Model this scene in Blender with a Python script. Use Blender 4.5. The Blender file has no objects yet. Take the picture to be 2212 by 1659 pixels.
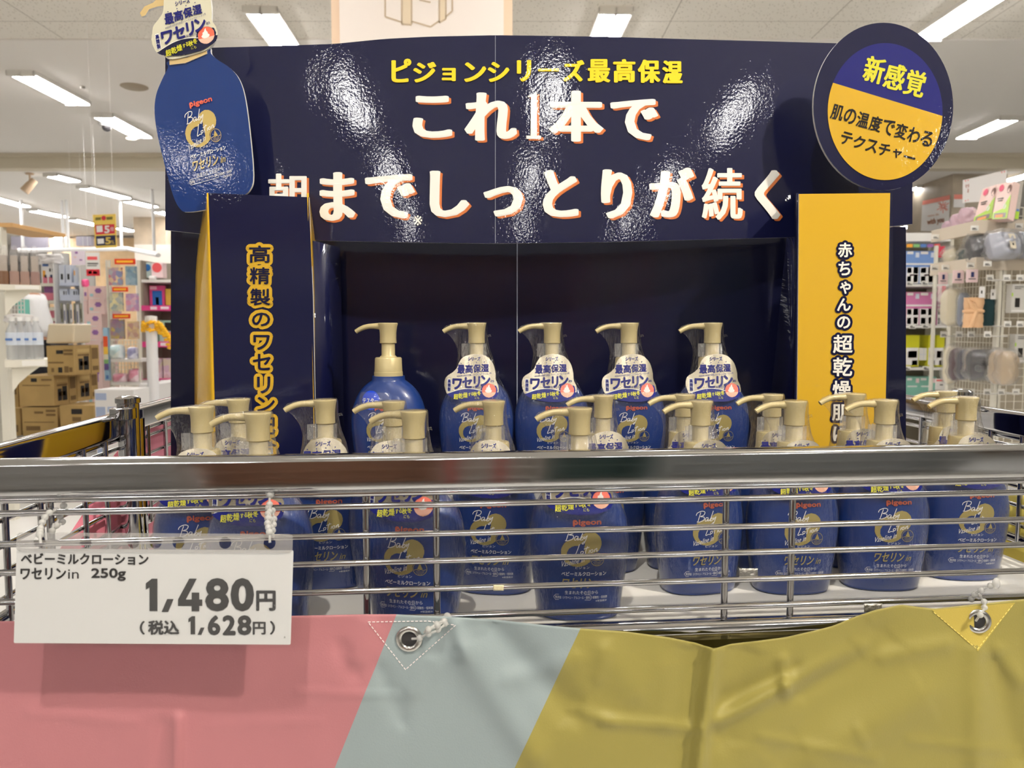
import bpy, bmesh, math, random
from mathutils import Vector, Matrix, noise
random.seed(7)
sc = bpy.context.scene
COL = sc.collection
PI = math.pi

# ------------------------------------------------------------------ camera
F, CX, CY = 1660.0, 1106.0, 829.5
H = 1.15
PITCH = math.atan((829.5 - 705.0) / F)
CAM = Vector((0, 0, H))
cd = bpy.data.cameras.new('camera'); cam = bpy.data.objects.new('camera', cd); COL.objects.link(cam)
cam.location = CAM; cam.rotation_euler = (PI / 2 - PITCH, 0, 0)
cd.sensor_fit = 'HORIZONTAL'; cd.sensor_width = 36; cd.lens = F / 2212 * 36
cd.clip_start = .05; cd.clip_end = 100
cd.dof.use_dof = True; cd.dof.focus_distance = .78; cd.dof.aperture_fstop = 13
sc.camera = cam
# ------------------------------------------------------------------ world, exposure
w = bpy.data.worlds.new('world'); sc.world = w; w.use_nodes = True
w.node_tree.nodes['Background'].inputs[0].default_value = (1, .97, .93, 1)
w.node_tree.nodes['Background'].inputs[1].default_value = .12
sc.view_settings.view_transform = 'Standard'; sc.view_settings.look = 'None'
sc.view_settings.gamma = 1; sc.view_settings.use_curve_mapping = False
sc.view_settings.exposure = -0.04
sc.cycles.use_denoising = True
sc.cycles.max_bounces = 8; sc.cycles.diffuse_bounces = 5; sc.cycles.glossy_bounces = 4
sc.cycles.transparent_max_bounces = 24; sc.cycles.transmission_bounces = 4
sc.cycles.sample_clamp_indirect = 10
TUBE = 52.0          # emission of the fluorescent tubes
# store spotlight above the aisle, to the right behind the photographer
ld = bpy.data.lights.new('aisle_spotlight', 'SPOT'); ld.energy = 200; ld.color = (1, .94, .83)
ld.spot_size = 1.0; ld.spot_blend = .35; ld.shadow_soft_size = .035
lo = bpy.data.objects.new('aisle_spotlight', ld); COL.objects.link(lo); lo.location = (1.88, -.72, 3.24)
lo.rotation_euler = (Vector((.05, .75, .85)) - lo.location).to_track_quat('-Z', 'Y').to_euler()

# unseen spotlight added above the aisle to brighten the deck between the bottles
ld2 = ld.copy(); ld2.name = 'deck_fill_spotlight'; ld2.energy = 120; lo2 = bpy.data.objects.new('deck_fill_spotlight', ld2); COL.objects.link(lo2); lo2.location = (-.25, -.62, 3.3)
lo2.rotation_euler = (Vector((0, .75, .88)) - lo2.location).to_track_quat('-Z', 'Y').to_euler()

# ------------------------------------------------------------------ projection helpers
R_, U_, FW = Vector((1, 0, 0)), Vector((0, math.sin(PITCH), math.cos(PITCH))), Vector((0, math.cos(PITCH), -math.sin(PITCH)))
def ray(u, v): return R_ * ((u - CX) / F) + U_ * (-(v - CY) / F) + FW
def P(u, v, Y):
    d = ray(u, v); return CAM + d * (Y / d.y)
def PZ(u, v, z):
    d = ray(u, v); return CAM + d * ((z - H) / d.z)
def PX(u, v, x):
    d = ray(u, v); return CAM + d * (x / d.x)
PSI = math.radians(5.2); EC = Vector((math.cos(PSI), math.sin(PSI), 0)); NC = Vector((-math.sin(PSI), math.cos(PSI), 0))
ORG = Vector((0, .585, 0))
def C(a, b, z): return ORG + EC * a + NC * b + Vector((0, 0, z))
def PC(u, v, b):                      # where the line of sight meets the cart-parallel plane at depth b
    d = ray(u, v); t = (b + ORG.dot(NC)) / d.dot(NC); return CAM + d * t

# ------------------------------------------------------------------ materials
def lin(c):
    return tuple(((x / 255) / 12.92 if x / 255 <= .04045 else ((x / 255 + .055) / 1.055) ** 2.4) for x in c[:3]) + (1,)
MATS = {}
def mat(name, rgb=(200, 200, 200), rough=.5, metal=0, coat=0, coat_rough=.05, bump=None, emit=0, spec=.5, trans=0, alpha=1, var=None):
    if name in MATS: return MATS[name]
    m = bpy.data.materials.new(name); m.use_nodes = True; nt = m.node_tree; b = nt.nodes['Principled BSDF']
    b.inputs['Base Color'].default_value = lin(rgb); b.inputs['Roughness'].default_value = rough
    b.inputs['Metallic'].default_value = metal; b.inputs['Coat Weight'].default_value = coat
    b.inputs['Coat Roughness'].default_value = coat_rough; b.inputs['Specular IOR Level'].default_value = spec
    b.inputs['Transmission Weight'].default_value = trans; b.inputs['Alpha'].default_value = alpha
    if emit:
        b.inputs['Emission Color'].default_value = lin(rgb); b.inputs['Emission Strength'].default_value = emit
    if var:                       # (scale, amount): slow colour variation of the material itself
        tc = nt.nodes.new('ShaderNodeTexCoord'); n = nt.nodes.new('ShaderNodeTexNoise'); n.inputs['Scale'].default_value = var[0]
        r = nt.nodes.new('ShaderNodeValToRGB'); k = var[1]
        r.color_ramp.elements[0].color = tuple(x * (1 - k) for x in lin(rgb)[:3]) + (1,); r.color_ramp.elements[1].color = tuple(min(1, x * (1 + k)) for x in lin(rgb)[:3]) + (1,)
        r.color_ramp.elements[0].position = .35; r.color_ramp.elements[1].position = .65
        nt.links.new(tc.outputs['Object'], n.inputs['Vector']); nt.links.new(n.outputs['Fac'], r.inputs[0]); nt.links.new(r.outputs[0], b.inputs['Base Color'])
    if bump:                      # list of (scale, strength, distance, stretch, target)
        tc = nt.nodes.new('ShaderNodeTexCoord'); prev = None
        for (s, st, dist, stretch, det) in bump:
            mp = nt.nodes.new('ShaderNodeMapping'); mp.inputs['Scale'].default_value = stretch
            n = nt.nodes.new('ShaderNodeTexNoise'); n.inputs['Scale'].default_value = s; n.inputs['Detail'].default_value = det
            bp = nt.nodes.new('ShaderNodeBump'); bp.inputs['Strength'].default_value = st; bp.inputs['Distance'].default_value = dist
            nt.links.new(tc.outputs['Object'], mp.inputs[0]); nt.links.new(mp.outputs[0], n.inputs['Vector']); nt.links.new(n.outputs['Fac'], bp.inputs['Height'])
            if prev: nt.links.new(prev.outputs[0], bp.inputs['Normal'])
            prev = bp
        nt.links.new(prev.outputs[0], b.inputs['Coat Normal' if coat else 'Normal'])
    MATS[name] = m; return m
LAMB = [(6, .22, .010, (1, 1, .35), 2), (50, .3, .0006, (1, 1, .6), 3), (330, .5, .00016, (1, 1, 1), 2)]
def lam(name, rgb, **k): return mat(name, rgb, .5, coat=.85, coat_rough=.03, bump=LAMB, spec=.1, **k)
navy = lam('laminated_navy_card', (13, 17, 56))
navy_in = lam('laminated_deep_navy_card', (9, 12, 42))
disc_blue = lam('laminated_royal_blue_print', (27, 30, 112))
gold_card = lam('laminated_golden_card', (212, 168, 40))
yellow_card = lam('laminated_yellow_print', (210, 168, 46))
lt_white = lam('laminated_white_print', (240, 238, 232))
lt_orange = lam('laminated_orange_print', (214, 120, 66))
lt_yellow = lam('laminated_lemon_print', (244, 212, 44))
lt_lime = lam('laminated_lime_print', (216, 212, 60))
lt_black = lam('laminated_black_print', (28, 26, 30))
cut_blue = lam('laminated_bottle_blue_print', (22, 52, 116))
cut_tag = lam('laminated_tag_beige_print', (212, 208, 186))
cut_red = lam('laminated_coral_print', (230, 108, 84))
cut_gold = lam('laminated_gold_print', (196, 172, 104))
card_edge = mat('white_card_edge', (226, 226, 224), .6)
blue = mat('blue_bottle_plastic', (24, 55, 124), .34, coat=.55, coat_rough=.12)
pump_m = mat('pale_gold_pump_plastic', (198, 183, 138), .36, metal=.15, bump=None)
p_white = mat('white_ink', (232, 232, 232), .5)
p_gold = mat('gold_ink', (172, 157, 100), .42, metal=.25)
p_red = mat('orange_red_ink', (190, 92, 70), .5)
p_navy = mat('navy_ink', (18, 26, 116), .45)
p_wave = mat('royal_blue_ink', (20, 32, 128), .35)
p_lemon = mat('lemon_ink', (232, 230, 84), .5)
p_coral = mat('coral_ink', (238, 122, 106), .45)
p_skin = mat('peach_ink', (240, 186, 164), .45)
silver = mat('silver_holographic_foil', (188, 180, 162), .27, metal=.75, bump=[(30, .5, .004, (1, 1, .3), 2)])
chrome = mat('polished_chrome', (186, 186, 189), .06, metal=1)
chrome_b = mat('brushed_chrome', (190, 191, 194), .09, metal=1, bump=[(60, .04, .0008, (.06, 1, 1), 3)])
steel = mat('dull_steel', (170, 168, 160), .3, metal=1)
foil_tape = mat('aluminium_foil_tape', (176, 174, 168), .38, metal=.9, bump=[(300, .8, .002, (1, 1, 1), 3)])
deck_m = mat('white_melamine', (226, 224, 220), .35)
riser_m = mat('white_riser_board', (214, 214, 212), .5)
card_white = mat('white_price_card', (212, 213, 214), .6)
ink_black = mat('black_price_ink', (24, 22, 24), .6)
ink_grey = mat('charcoal_price_ink', (58, 58, 60), .6)
bead_m = mat('frosted_bead_plastic', (236, 236, 234), .25, trans=.45, alpha=.7)

def film_mat(name, lo_, hi_, tint=(1, 1, 1), haze=.03, bump=True, rough=.08):
    m = bpy.data.materials.new(name); m.use_nodes = True; nt = m.node_tree; nt.nodes.clear()
    out = nt.nodes.new('ShaderNodeOutputMaterial'); tr = nt.nodes.new('ShaderNodeBsdfTransparent'); gl = nt.nodes.new('ShaderNodeBsdfGlossy'); df = nt.nodes.new('ShaderNodeBsdfDiffuse')
    tr.inputs[0].default_value = (*tint, 1); gl.inputs['Roughness'].default_value = rough; df.inputs[0].default_value = (.8, .8, .8, 1)
    lw = nt.nodes.new('ShaderNodeLayerWeight'); lw.inputs[0].default_value = .35
    mr = nt.nodes.new('ShaderNodeMapRange'); mr.inputs['To Min'].default_value = lo_; mr.inputs['To Max'].default_value = hi_
    m1 = nt.nodes.new('ShaderNodeMixShader'); m2 = nt.nodes.new('ShaderNodeMixShader'); m2.inputs[0].default_value = haze
    nt.links.new(lw.outputs['Facing'], mr.inputs[0]); nt.links.new(mr.outputs[0], m1.inputs[0])
    nt.links.new(tr.outputs[0], m1.inputs[1]); nt.links.new(gl.outputs[0], m1.inputs[2])
    nt.links.new(m1.outputs[0], m2.inputs[1]); nt.links.new(df.outputs[0], m2.inputs[2]); nt.links.new(m2.outputs[0], out.inputs[0])
    if bump:
        tc = nt.nodes.new('ShaderNodeTexCoord'); mp = nt.nodes.new('ShaderNodeMapping'); mp.inputs['Scale'].default_value = (1, 1, .25)
        n = nt.nodes.new('ShaderNodeTexNoise'); n.inputs['Scale'].default_value = 260; n.inputs['Detail'].default_value = 3
        bp = nt.nodes.new('ShaderNodeBump'); bp.inputs['Strength'].default_value = 1.0; bp.inputs['Distance'].default_value = .0035
        nt.links.new(tc.outputs['Object'], mp.inputs[0]); nt.links.new(mp.outputs[0], n.inputs['Vector']); nt.links.new(n.outputs['Fac'], bp.inputs['Height'])
        nt.links.new(bp.outputs[0], gl.inputs['Normal'])
    MATS[name] = m; return m
film = film_mat('clear_shrink_film', .02, .55, haze=.006, rough=.06)
clip_m = film_mat('clear_clip_plastic', .07, .55, haze=.14, bump=False)
pocket = film_mat('clear_pocket_plastic', .008, .12, haze=.012, bump=False, rough=.25)
frost = film_mat('frosted_pocket_plastic', .14, .45, haze=.15, bump=False, rough=.3)
bagfilm = film_mat('clear_bag_film', .04, .5, haze=.04)

# ------------------------------------------------------------------ mesh helpers
class MB:
    def __init__(s): s.v = []; s.f = []; s.m = []; s.mi = 0
    def add(s, vs, fs):
        o = len(s.v); s.v += [tuple(x) for x in vs]; s.f += [tuple(i + o for i in f) for f in fs]; s.m += [s.mi] * len(fs); return s
    def box(s, x0, y0, z0, x1, y1, z1, M=None):
        vs = [Vector(p) for p in ((x0, y0, z0), (x1, y0, z0), (x1, y1, z0), (x0, y1, z0), (x0, y0, z1), (x1, y0, z1), (x1, y1, z1), (x0, y1, z1))]
        if M: vs = [M @ p for p in vs]
        return s.add(vs, [(0, 3, 2, 1), (4, 5, 6, 7), (0, 1, 5, 4), (1, 2, 6, 5), (2, 3, 7, 6), (3, 0, 4, 7)])
    def tube(s, pts, r, n=10, cap=True):
        pts = [Vector(p) for p in pts]; rs = r if isinstance(r, (list, tuple)) else [r] * len(pts)
        t0 = (pts[1] - pts[0]).normalized(); up = Vector((0, 0, 1)) if abs(t0.z) < .9 else Vector((1, 0, 0)); x = t0.cross(up).normalized()
        vs = []
        for i, p in enumerate(pts):
            t = (pts[min(i + 1, len(pts) - 1)] - pts[max(i - 1, 0)]).normalized()
            x = (x - t * x.dot(t)).normalized(); y = t.cross(x)
            vs += [p + (x * math.cos(2 * PI * k / n) + y * math.sin(2 * PI * k / n)) * rs[i] for k in range(n)]
        fs = [(i * n + k, i * n + (k + 1) % n, (i + 1) * n + (k + 1) % n, (i + 1) * n + k) for i in range(len(pts) - 1) for k in range(n)]
        if cap: fs += [tuple(range(n - 1, -1, -1)), tuple((len(pts) - 1) * n + k for k in range(n))]
        return s.add(vs, fs)
    def loft(s, rings, close=True, cap=True):
        n = len(rings[0]); vs = [p for r in rings for p in r]; nn = n if close else n - 1
        fs = [(i * n + k, i * n + (k + 1) % n, (i + 1) * n + (k + 1) % n, (i + 1) * n + k) for i in range(len(rings) - 1) for k in range(nn)]
        if cap and close: fs += [tuple(range(n - 1, -1, -1)), tuple((len(rings) - 1) * n + k for k in range(n))]
        return s.add(vs, fs)
    def lathe(s, prof, n=32, c=(0, 0, 0), M=None):
        rings = [[Vector((c[0] + r * math.cos(2 * PI * k / n), c[1] + r * math.sin(2 * PI * k / n), c[2] + z)) for k in range(n)] for r, z in prof]
        if M: rings = [[M @ p for p in r] for r in rings]
        return s.loft(rings)
    def ball(s, c, r, n=10, sq=(1, 1, 1), M=None):
        pr = [(r * math.sin(PI * (i + .02) / (n + .04)), -r * math.cos(PI * (i + .02) / (n + .04))) for i in range(n + 1)]
        T = Matrix.Translation(c) @ (M or Matrix()) @ Matrix.Diagonal((*sq, 1))
        return s.lathe(pr, n + 4, M=T)
    def build(s, name, mats, parent=None, smooth=True, bevel=0, angle=40):
        me = bpy.data.meshes.new(name); me.from_pydata(s.v, [], s.f)
        for m in (mats if isinstance(mats, (list, tuple)) else [mats]): me.materials.append(m)
        me.polygons.foreach_set('material_index', s.m)
        if smooth: me.shade_smooth(); me.set_sharp_from_angle(angle=math.radians(angle))
        me.update()
        return obj(name, me, parent, bevel)
def obj(name, me, parent=None, bevel=0):
    o = bpy.data.objects.new(name, me); COL.objects.link(o)
    if parent: o.parent = parent
    if bevel:
        b = o.modifiers.new('bevel', 'BEVEL'); b.width = bevel; b.segments = 2; b.limit_method = 'ANGLE'
    return o
def tag(o, label=None, cat=None, group=None, kind=None):
    if label: o['label'] = label
    if cat: o['category'] = cat
    if group: o['group'] = group
    if kind: o['kind'] = kind
    return o
def thing(name, label, cat, loc=(0, 0, 0), rz=0, group=None):
    o = bpy.data.objects.new(name, None); o.empty_display_size = .05; COL.objects.link(o); o.location = loc; o.rotation_euler.z = rz
    return tag(o, label, cat, group)
def keep(child, parent):               # parent a mesh built in world coordinates to a thing standing elsewhere
    child.parent = parent; child.matrix_parent_inverse = (Matrix.Translation(parent.location) @ parent.rotation_euler.to_matrix().to_4x4()).inverted(); return child
def copy_tree(o, parent=None):
    c = o.copy(); COL.objects.link(c)
    if parent: c.parent = parent
    for ch in list(o.children): copy_tree(ch, c)
    return c
# ---- lettering
_cu = bpy.data.curves.new('glyphs', 'FONT'); _cu.resolution_u = 3; _co = bpy.data.objects.new('glyphs', _cu); COL.objects.link(_co)
_cache = {}
def glyphs(body, off=0.0, shear=0.0):
    k = (body, off, shear)
    if k not in _cache:
        _cu.body = body; _cu.offset = off; _cu.shear = shear; dg = bpy.context.evaluated_depsgraph_get(); dg.update()
        me = bpy.data.meshes.new_from_object(_co.evaluated_get(dg))
        vs = [v.co.copy() for v in me.vertices]; fs = [tuple(p.vertices) for p in me.polygons]; bpy.data.meshes.remove(me)
        x0 = min(v.x for v in vs); x1 = max(v.x for v in vs); y0 = min(v.y for v in vs); y1 = max(v.y for v in vs)
        vs = [((v.x - x0) / max(1e-6, x1 - x0), (v.y - y0) / max(1e-6, y1 - y0)) for v in vs]
        _cache[k] = (vs, fs)
    return _cache[k]
def text(mb, body, box, fn, rot=0.0, off=0.0, shear=0.0, halo=0, hn=12, hx=None, slant=None):
    """ink box (u0,v0,u1,v1), v downward; fn(u,v)->point; rot about the box centre (degrees, clockwise positive); halo widens strokes"""
    vs, fs = glyphs(body, off, shear); u0, v0, u1, v1 = box; cu, cv = (u0 + u1) / 2, (v0 + v1) / 2; a = math.radians(rot); c, s = math.cos(a), math.sin(a)
    sl = math.tan(math.radians(slant)) if slant is not None else None
    sh = [(0, 0)]
    if halo: sh = [((hx if hx is not None else halo) * math.cos(2 * PI * i / hn), halo * math.sin(2 * PI * i / hn)) for i in range(hn)] + [(0, 0)]
    for ks, (du, dv) in enumerate(sh):
        pts = []; lift = Vector((0, -2.5e-5 * ks, 0))
        for (x, y) in vs:
            p, q = u0 + (u1 - u0) * x - cu, v1 - (v1 - v0) * y - cv
            if sl is not None: pts.append(fn(cu + p + du - q * 0, cv + q + dv + p * sl))
            else: pts.append(fn(cu + p * c - q * s + du, cv + p * s + q * c + dv))
        mb.add([p + lift for p in pts], fs)
def stroke(mb, pts, wd, fn, sub=4):
    P2 = [Vector((p[0], p[1])) for p in pts]; out = []
    for i in range(len(P2) - 1):
        p0, p1, p2, p3 = P2[max(i - 1, 0)], P2[i], P2[i + 1], P2[min(i + 2, len(P2) - 1)]
        for k in range(sub):
            t = k / sub; out.append(.5 * ((2 * p1) + (p2 - p0) * t + (2 * p0 - 5 * p1 + 4 * p2 - p3) * t * t + (3 * p1 - p0 - 3 * p2 + p3) * t ** 3))
    out.append(P2[-1]); vs = []
    for i, p in enumerate(out):
        t = (out[min(i + 1, len(out) - 1)] - out[max(i - 1, 0)]); t = t.normalized() if t.length > 1e-9 else Vector((1, 0)); nrm = Vector((-t.y, t.x)) * wd / 2
        vs += [fn(*(p + nrm)), fn(*(p - nrm))]
    mb.add(vs, [(2 * i, 2 * i + 1, 2 * i + 3, 2 * i + 2) for i in range(len(out) - 1)])
def paint(mb, inside, box, step, fn):          # fill a region given by a test with small quads
    u0, v0, u1, v1 = box; idx = {}; vs = []; fs = []
    def g(i, j):
        if (i, j) not in idx: idx[(i, j)] = len(vs); vs.append(fn(u0 + i * step, v0 + j * step))
        return idx[(i, j)]
    for i in range(int((u1 - u0) / step) + 1):
        for j in range(int((v1 - v0) / step) + 1):
            if inside(u0 + (i + .5) * step, v0 + (j + .5) * step): fs.append((g(i, j), g(i, j + 1), g(i + 1, j + 1), g(i + 1, j)))
    mb.add(vs, fs)
def inpoly(pts):
    n = len(pts)
    def f(x, y):
        c = False; j = n - 1
        for i in range(n):
            if (pts[i][1] > y) != (pts[j][1] > y) and x < (pts[j][0] - pts[i][0]) * (y - pts[i][1]) / (pts[j][1] - pts[i][1]) + pts[i][0]: c = not c
            j = i
        return c
    return f
def smooth_poly(pts, sub=5):
    n = len(pts); out = []
    for i in range(n):
        p0, p1, p2, p3 = [Vector(pts[(i + k) % n]) for k in (-1, 0, 1, 2)]
        for k in range(sub):
            t = k / sub; q = .5 * ((2 * p1) + (p2 - p0) * t + (2 * p0 - 5 * p1 + 4 * p2 - p3) * t * t + (3 * p1 - p0 - 3 * p2 + p3) * t ** 3); out.append((q.x, q.y))
    return out
def interp(tab, x):
    if x <= tab[0][0]: return tab[0][1]
    for (a, b), (c, d) in zip(tab, tab[1:]):
        if x <= c: return b + (d - b) * (x - a) / (c - a)
    return tab[-1][1]

# ================================================================== ROOM SHELL
CEIL = H + 2.3; CEIL2 = H + 2.1
wall_m = mat('off_white_paint', (226, 224, 220), .7); wall_b = mat('wood_grain_cladding', (176, 152, 122), .5, var=(3, .25))
floor_m = mat('pale_vinyl_floor', (228, 227, 224), .25, var=(1.5, .04))
plain_ceiling = mat('plain_ceiling_board', (234, 231, 225), .8)
def tile_mat():
    m = bpy.data.materials.new('perforated_ceiling_tile'); m.use_nodes = True; nt = m.node_tree; b = nt.nodes['Principled BSDF']; b.inputs['Roughness'].default_value = .85
    tc = nt.nodes.new('ShaderNodeTexCoord'); mp = nt.nodes.new('ShaderNodeMapping'); mp.inputs['Scale'].default_value = (1, .55, 1)
    vo = nt.nodes.new('ShaderNodeTexVoronoi'); vo.inputs['Scale'].default_value = 52
    r = nt.nodes.new('ShaderNodeValToRGB'); r.color_ramp.elements[0].position = .16; r.color_ramp.elements[0].color = lin((186, 180, 166)); r.color_ramp.elements[1].position = .24; r.color_ramp.elements[1].color = lin((234, 230, 220))
    br = nt.nodes.new('ShaderNodeTexBrick'); br.inputs['Scale'].default_value = 1; br.inputs['Mortar Size'].default_value = .004; br.inputs['Brick Width'].default_value = 1.2; br.inputs['Row Height'].default_value = .6
    br.inputs['Color1'].default_value = br.inputs['Color2'].default_value = (1, 1, 1, 1); br.inputs['Mortar'].default_value = (.55, .53, .5, 1); br.offset = 0
    mx = nt.nodes.new('ShaderNodeMix'); mx.data_type = 'RGBA'; mx.blend_type = 'MULTIPLY'; mx.inputs[0].default_value = 1
    nt.links.new(tc.outputs['Object'], mp.inputs[0]); nt.links.new(mp.outputs[0], vo.inputs['Vector']); nt.links.new(vo.outputs['Distance'], r.inputs[0])
    nt.links.new(tc.outputs['Object'], br.inputs['Vector']); nt.links.new(r.outputs[0], mx.inputs[6]); nt.links.new(br.outputs['Color'], mx.inputs[7]); nt.links.new(mx.outputs[2], b.inputs['Base Color'])
    return m
def struct(name, mb, m): return tag(mb.build(name, m, smooth=False), kind='structure')
struct('floor', MB().box(-13, -13, -.1, 13, 22, 0), floor_m)
struct('ceiling', MB().box(-13, -13, CEIL, 13, 6.35, CEIL + .1), tile_mat())
struct('ceiling', MB().box(-13, 6.35, CEIL - .012, 13, 10.4, CEIL + .1), plain_ceiling)
struct('ceiling', MB().box(-13, 10.6, CEIL2, 13, 22, CEIL2 + .1), plain_ceiling)
struct('trim_1', MB().box(-13, 10.4, CEIL2 - .004, 13, 10.6, CEIL + .1).box(-13, 10.36, CEIL - .06, 13, 10.4, CEIL - .012), mat('soffit_beige', (214, 205, 184), .7))
struct('wall_left', MB().box(-13.1, -13, 0, -13, 22, CEIL), wall_m)
struct('wall_right', MB().box(13, -13, 0, 13.1, 22, CEIL), wall_m)
struct('wall_back', MB().box(-13, 22, 0, 13, 22.1, CEIL), wall_m)
struct('wall_front', MB().box(-13, -13.1, 0, 13, -13, CEIL), wall_b)

# ---------------- fluorescent fittings
tube_m = mat('lit_fluorescent_tube', (255, 252, 250), .5, emit=TUBE)
lens_m = mat('lit_downlight_lens', (255, 236, 196), .5, emit=14)
trough = mat('white_reflector_enamel', (232, 230, 224), .45)
nfix = 0
def fixture(p0, p1, label, width=.25, group='fluorescent ceiling lights'):
    p0 = Vector(p0); p1 = Vector(p1); d = p1 - p0; L = d.length; mid = (p0 + p1) / 2
    t = thing('ceiling_light', label, 'ceiling light', mid, math.atan2(d.y, d.x), group)
    h = MB(); h.box(-L / 2, -width / 2, -.012, L / 2, width / 2, 0)
    h.box(-L / 2, -width / 2, -.034, L / 2, -width / 2 + .012, -.012).box(-L / 2, width / 2 - .012, -.034, L / 2, width / 2, -.012)
    h.box(-L / 2, -.008, -.05, L / 2, .008, -.012); h.box(-L / 2, -width / 2, -.05, -L / 2 + .03, width / 2, -.012); h.box(L / 2 - .03, -width / 2, -.05, L / 2, width / 2, -.012)
    h.build('housing', trough, t, smooth=False)
    for s in (-1, 1):
        b = MB(); b.box(-L / 2 + .035, s * width / 4 - .032, -.046, L / 2 - .035, s * width / 4 + .032, -.018); b.build('tube', tube_m, t, smooth=False)
DV = Vector((-.04, 1, 0)).normalized()
def fx_near(u, v, z, label, L=1.22): p = PZ(u, v, z); fixture(p, p + DV * L, label)
def fx_far(u, v, z, label, L=1.22): p = PZ(u, v, z); fixture(p - DV * L, p, label)
fx_near(561, 12, CEIL, 'lit twin-tube ceiling light left of the gift-box pillar, its end cut by the navy header')
fx_near(1332, 13, CEIL, 'lit twin-tube ceiling light right of the gift-box pillar, above the yellow heading')
fx_far(1996, 78, CEIL, 'lit twin-tube ceiling light touching the top of the round badge')
Zp = CEIL - .012
for (u0, v0, u1, v1, lab) in ((42, 151, 171, 219, 'large lit ceiling light at far left in the plain ceiling, nearest of its row'),
        (218, 243, 308, 291, 'lit ceiling light beside the dome camera, left of the big bottle cutout'),
        (2186, 249, 2085, 293, 'lit ceiling light right of the round badge in the plain ceiling')):
    fixture(PZ(u0, v0, Zp), PZ(u1, v1, Zp), lab)
for (u0, v0, u1, v1, lab) in ((107, 373, 163, 387, 'small lit ceiling light just beyond the beige soffit, beside the wooden spotlight'),
        (178, 400, 272, 424, 'small lit ceiling light, second of its row behind the soffit at left'),
        (272, 429, 332, 443, 'small lit ceiling light, third of its row behind the soffit at left'),
        (336, 452, 420, 473, 'small lit ceiling light partly hidden behind the left edge of the navy header'),
        (-40, 416, 54, 442, 'small lit ceiling light cut by the left edge of the photo behind the soffit'),
        (68, 450, 140, 465, 'small lit ceiling light in the middle row, up and left of the hanging sale sign'),
        (152, 470, 215, 484, 'small lit ceiling light whose end touches the hanging yellow sale sign'),
        (252, 488, 285, 496, 'small lit ceiling light just right of the hanging yellow sale sign'),
        (20, 487, 72, 498, 'small lit ceiling light in the lowest row above the packs of brown boxes'),
        (82, 501, 137, 511, 'small lit ceiling light in the lowest row beside the white ceiling spotlight')):
    fixture(PZ(u0, v0, CEIL2), PZ(u1, v1, CEIL2), lab, .22)
for (u0, v0, u1, v1, lab) in ((2250, 365, 2176, 386, 'lit ceiling light at the right edge beside the grey wood pillar'),
        (1998, 398, 1975, 405, 'tiny distant ceiling light between the badge and the grey pillar, upper one'),
        (1992, 427, 1972, 433, 'tiny distant ceiling light between the badge and the grey pillar, lower one'),
        (1972, 484, 1948, 489, 'tiny distant ceiling light at the lower right corner of the navy header')):
    fixture(PZ(u0, v0, CEIL2), PZ(u1, v1, CEIL2), lab, .22)
for x in (-4.4, -1.85, .76, 3.3):
    for y in (2.2, -5.0, -7.4, -9.8):
        p = Vector((x, y, CEIL)); fixture(p, p + DV * 1.22, 'twin-tube ceiling light over the aisle, out of the photo')

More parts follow.
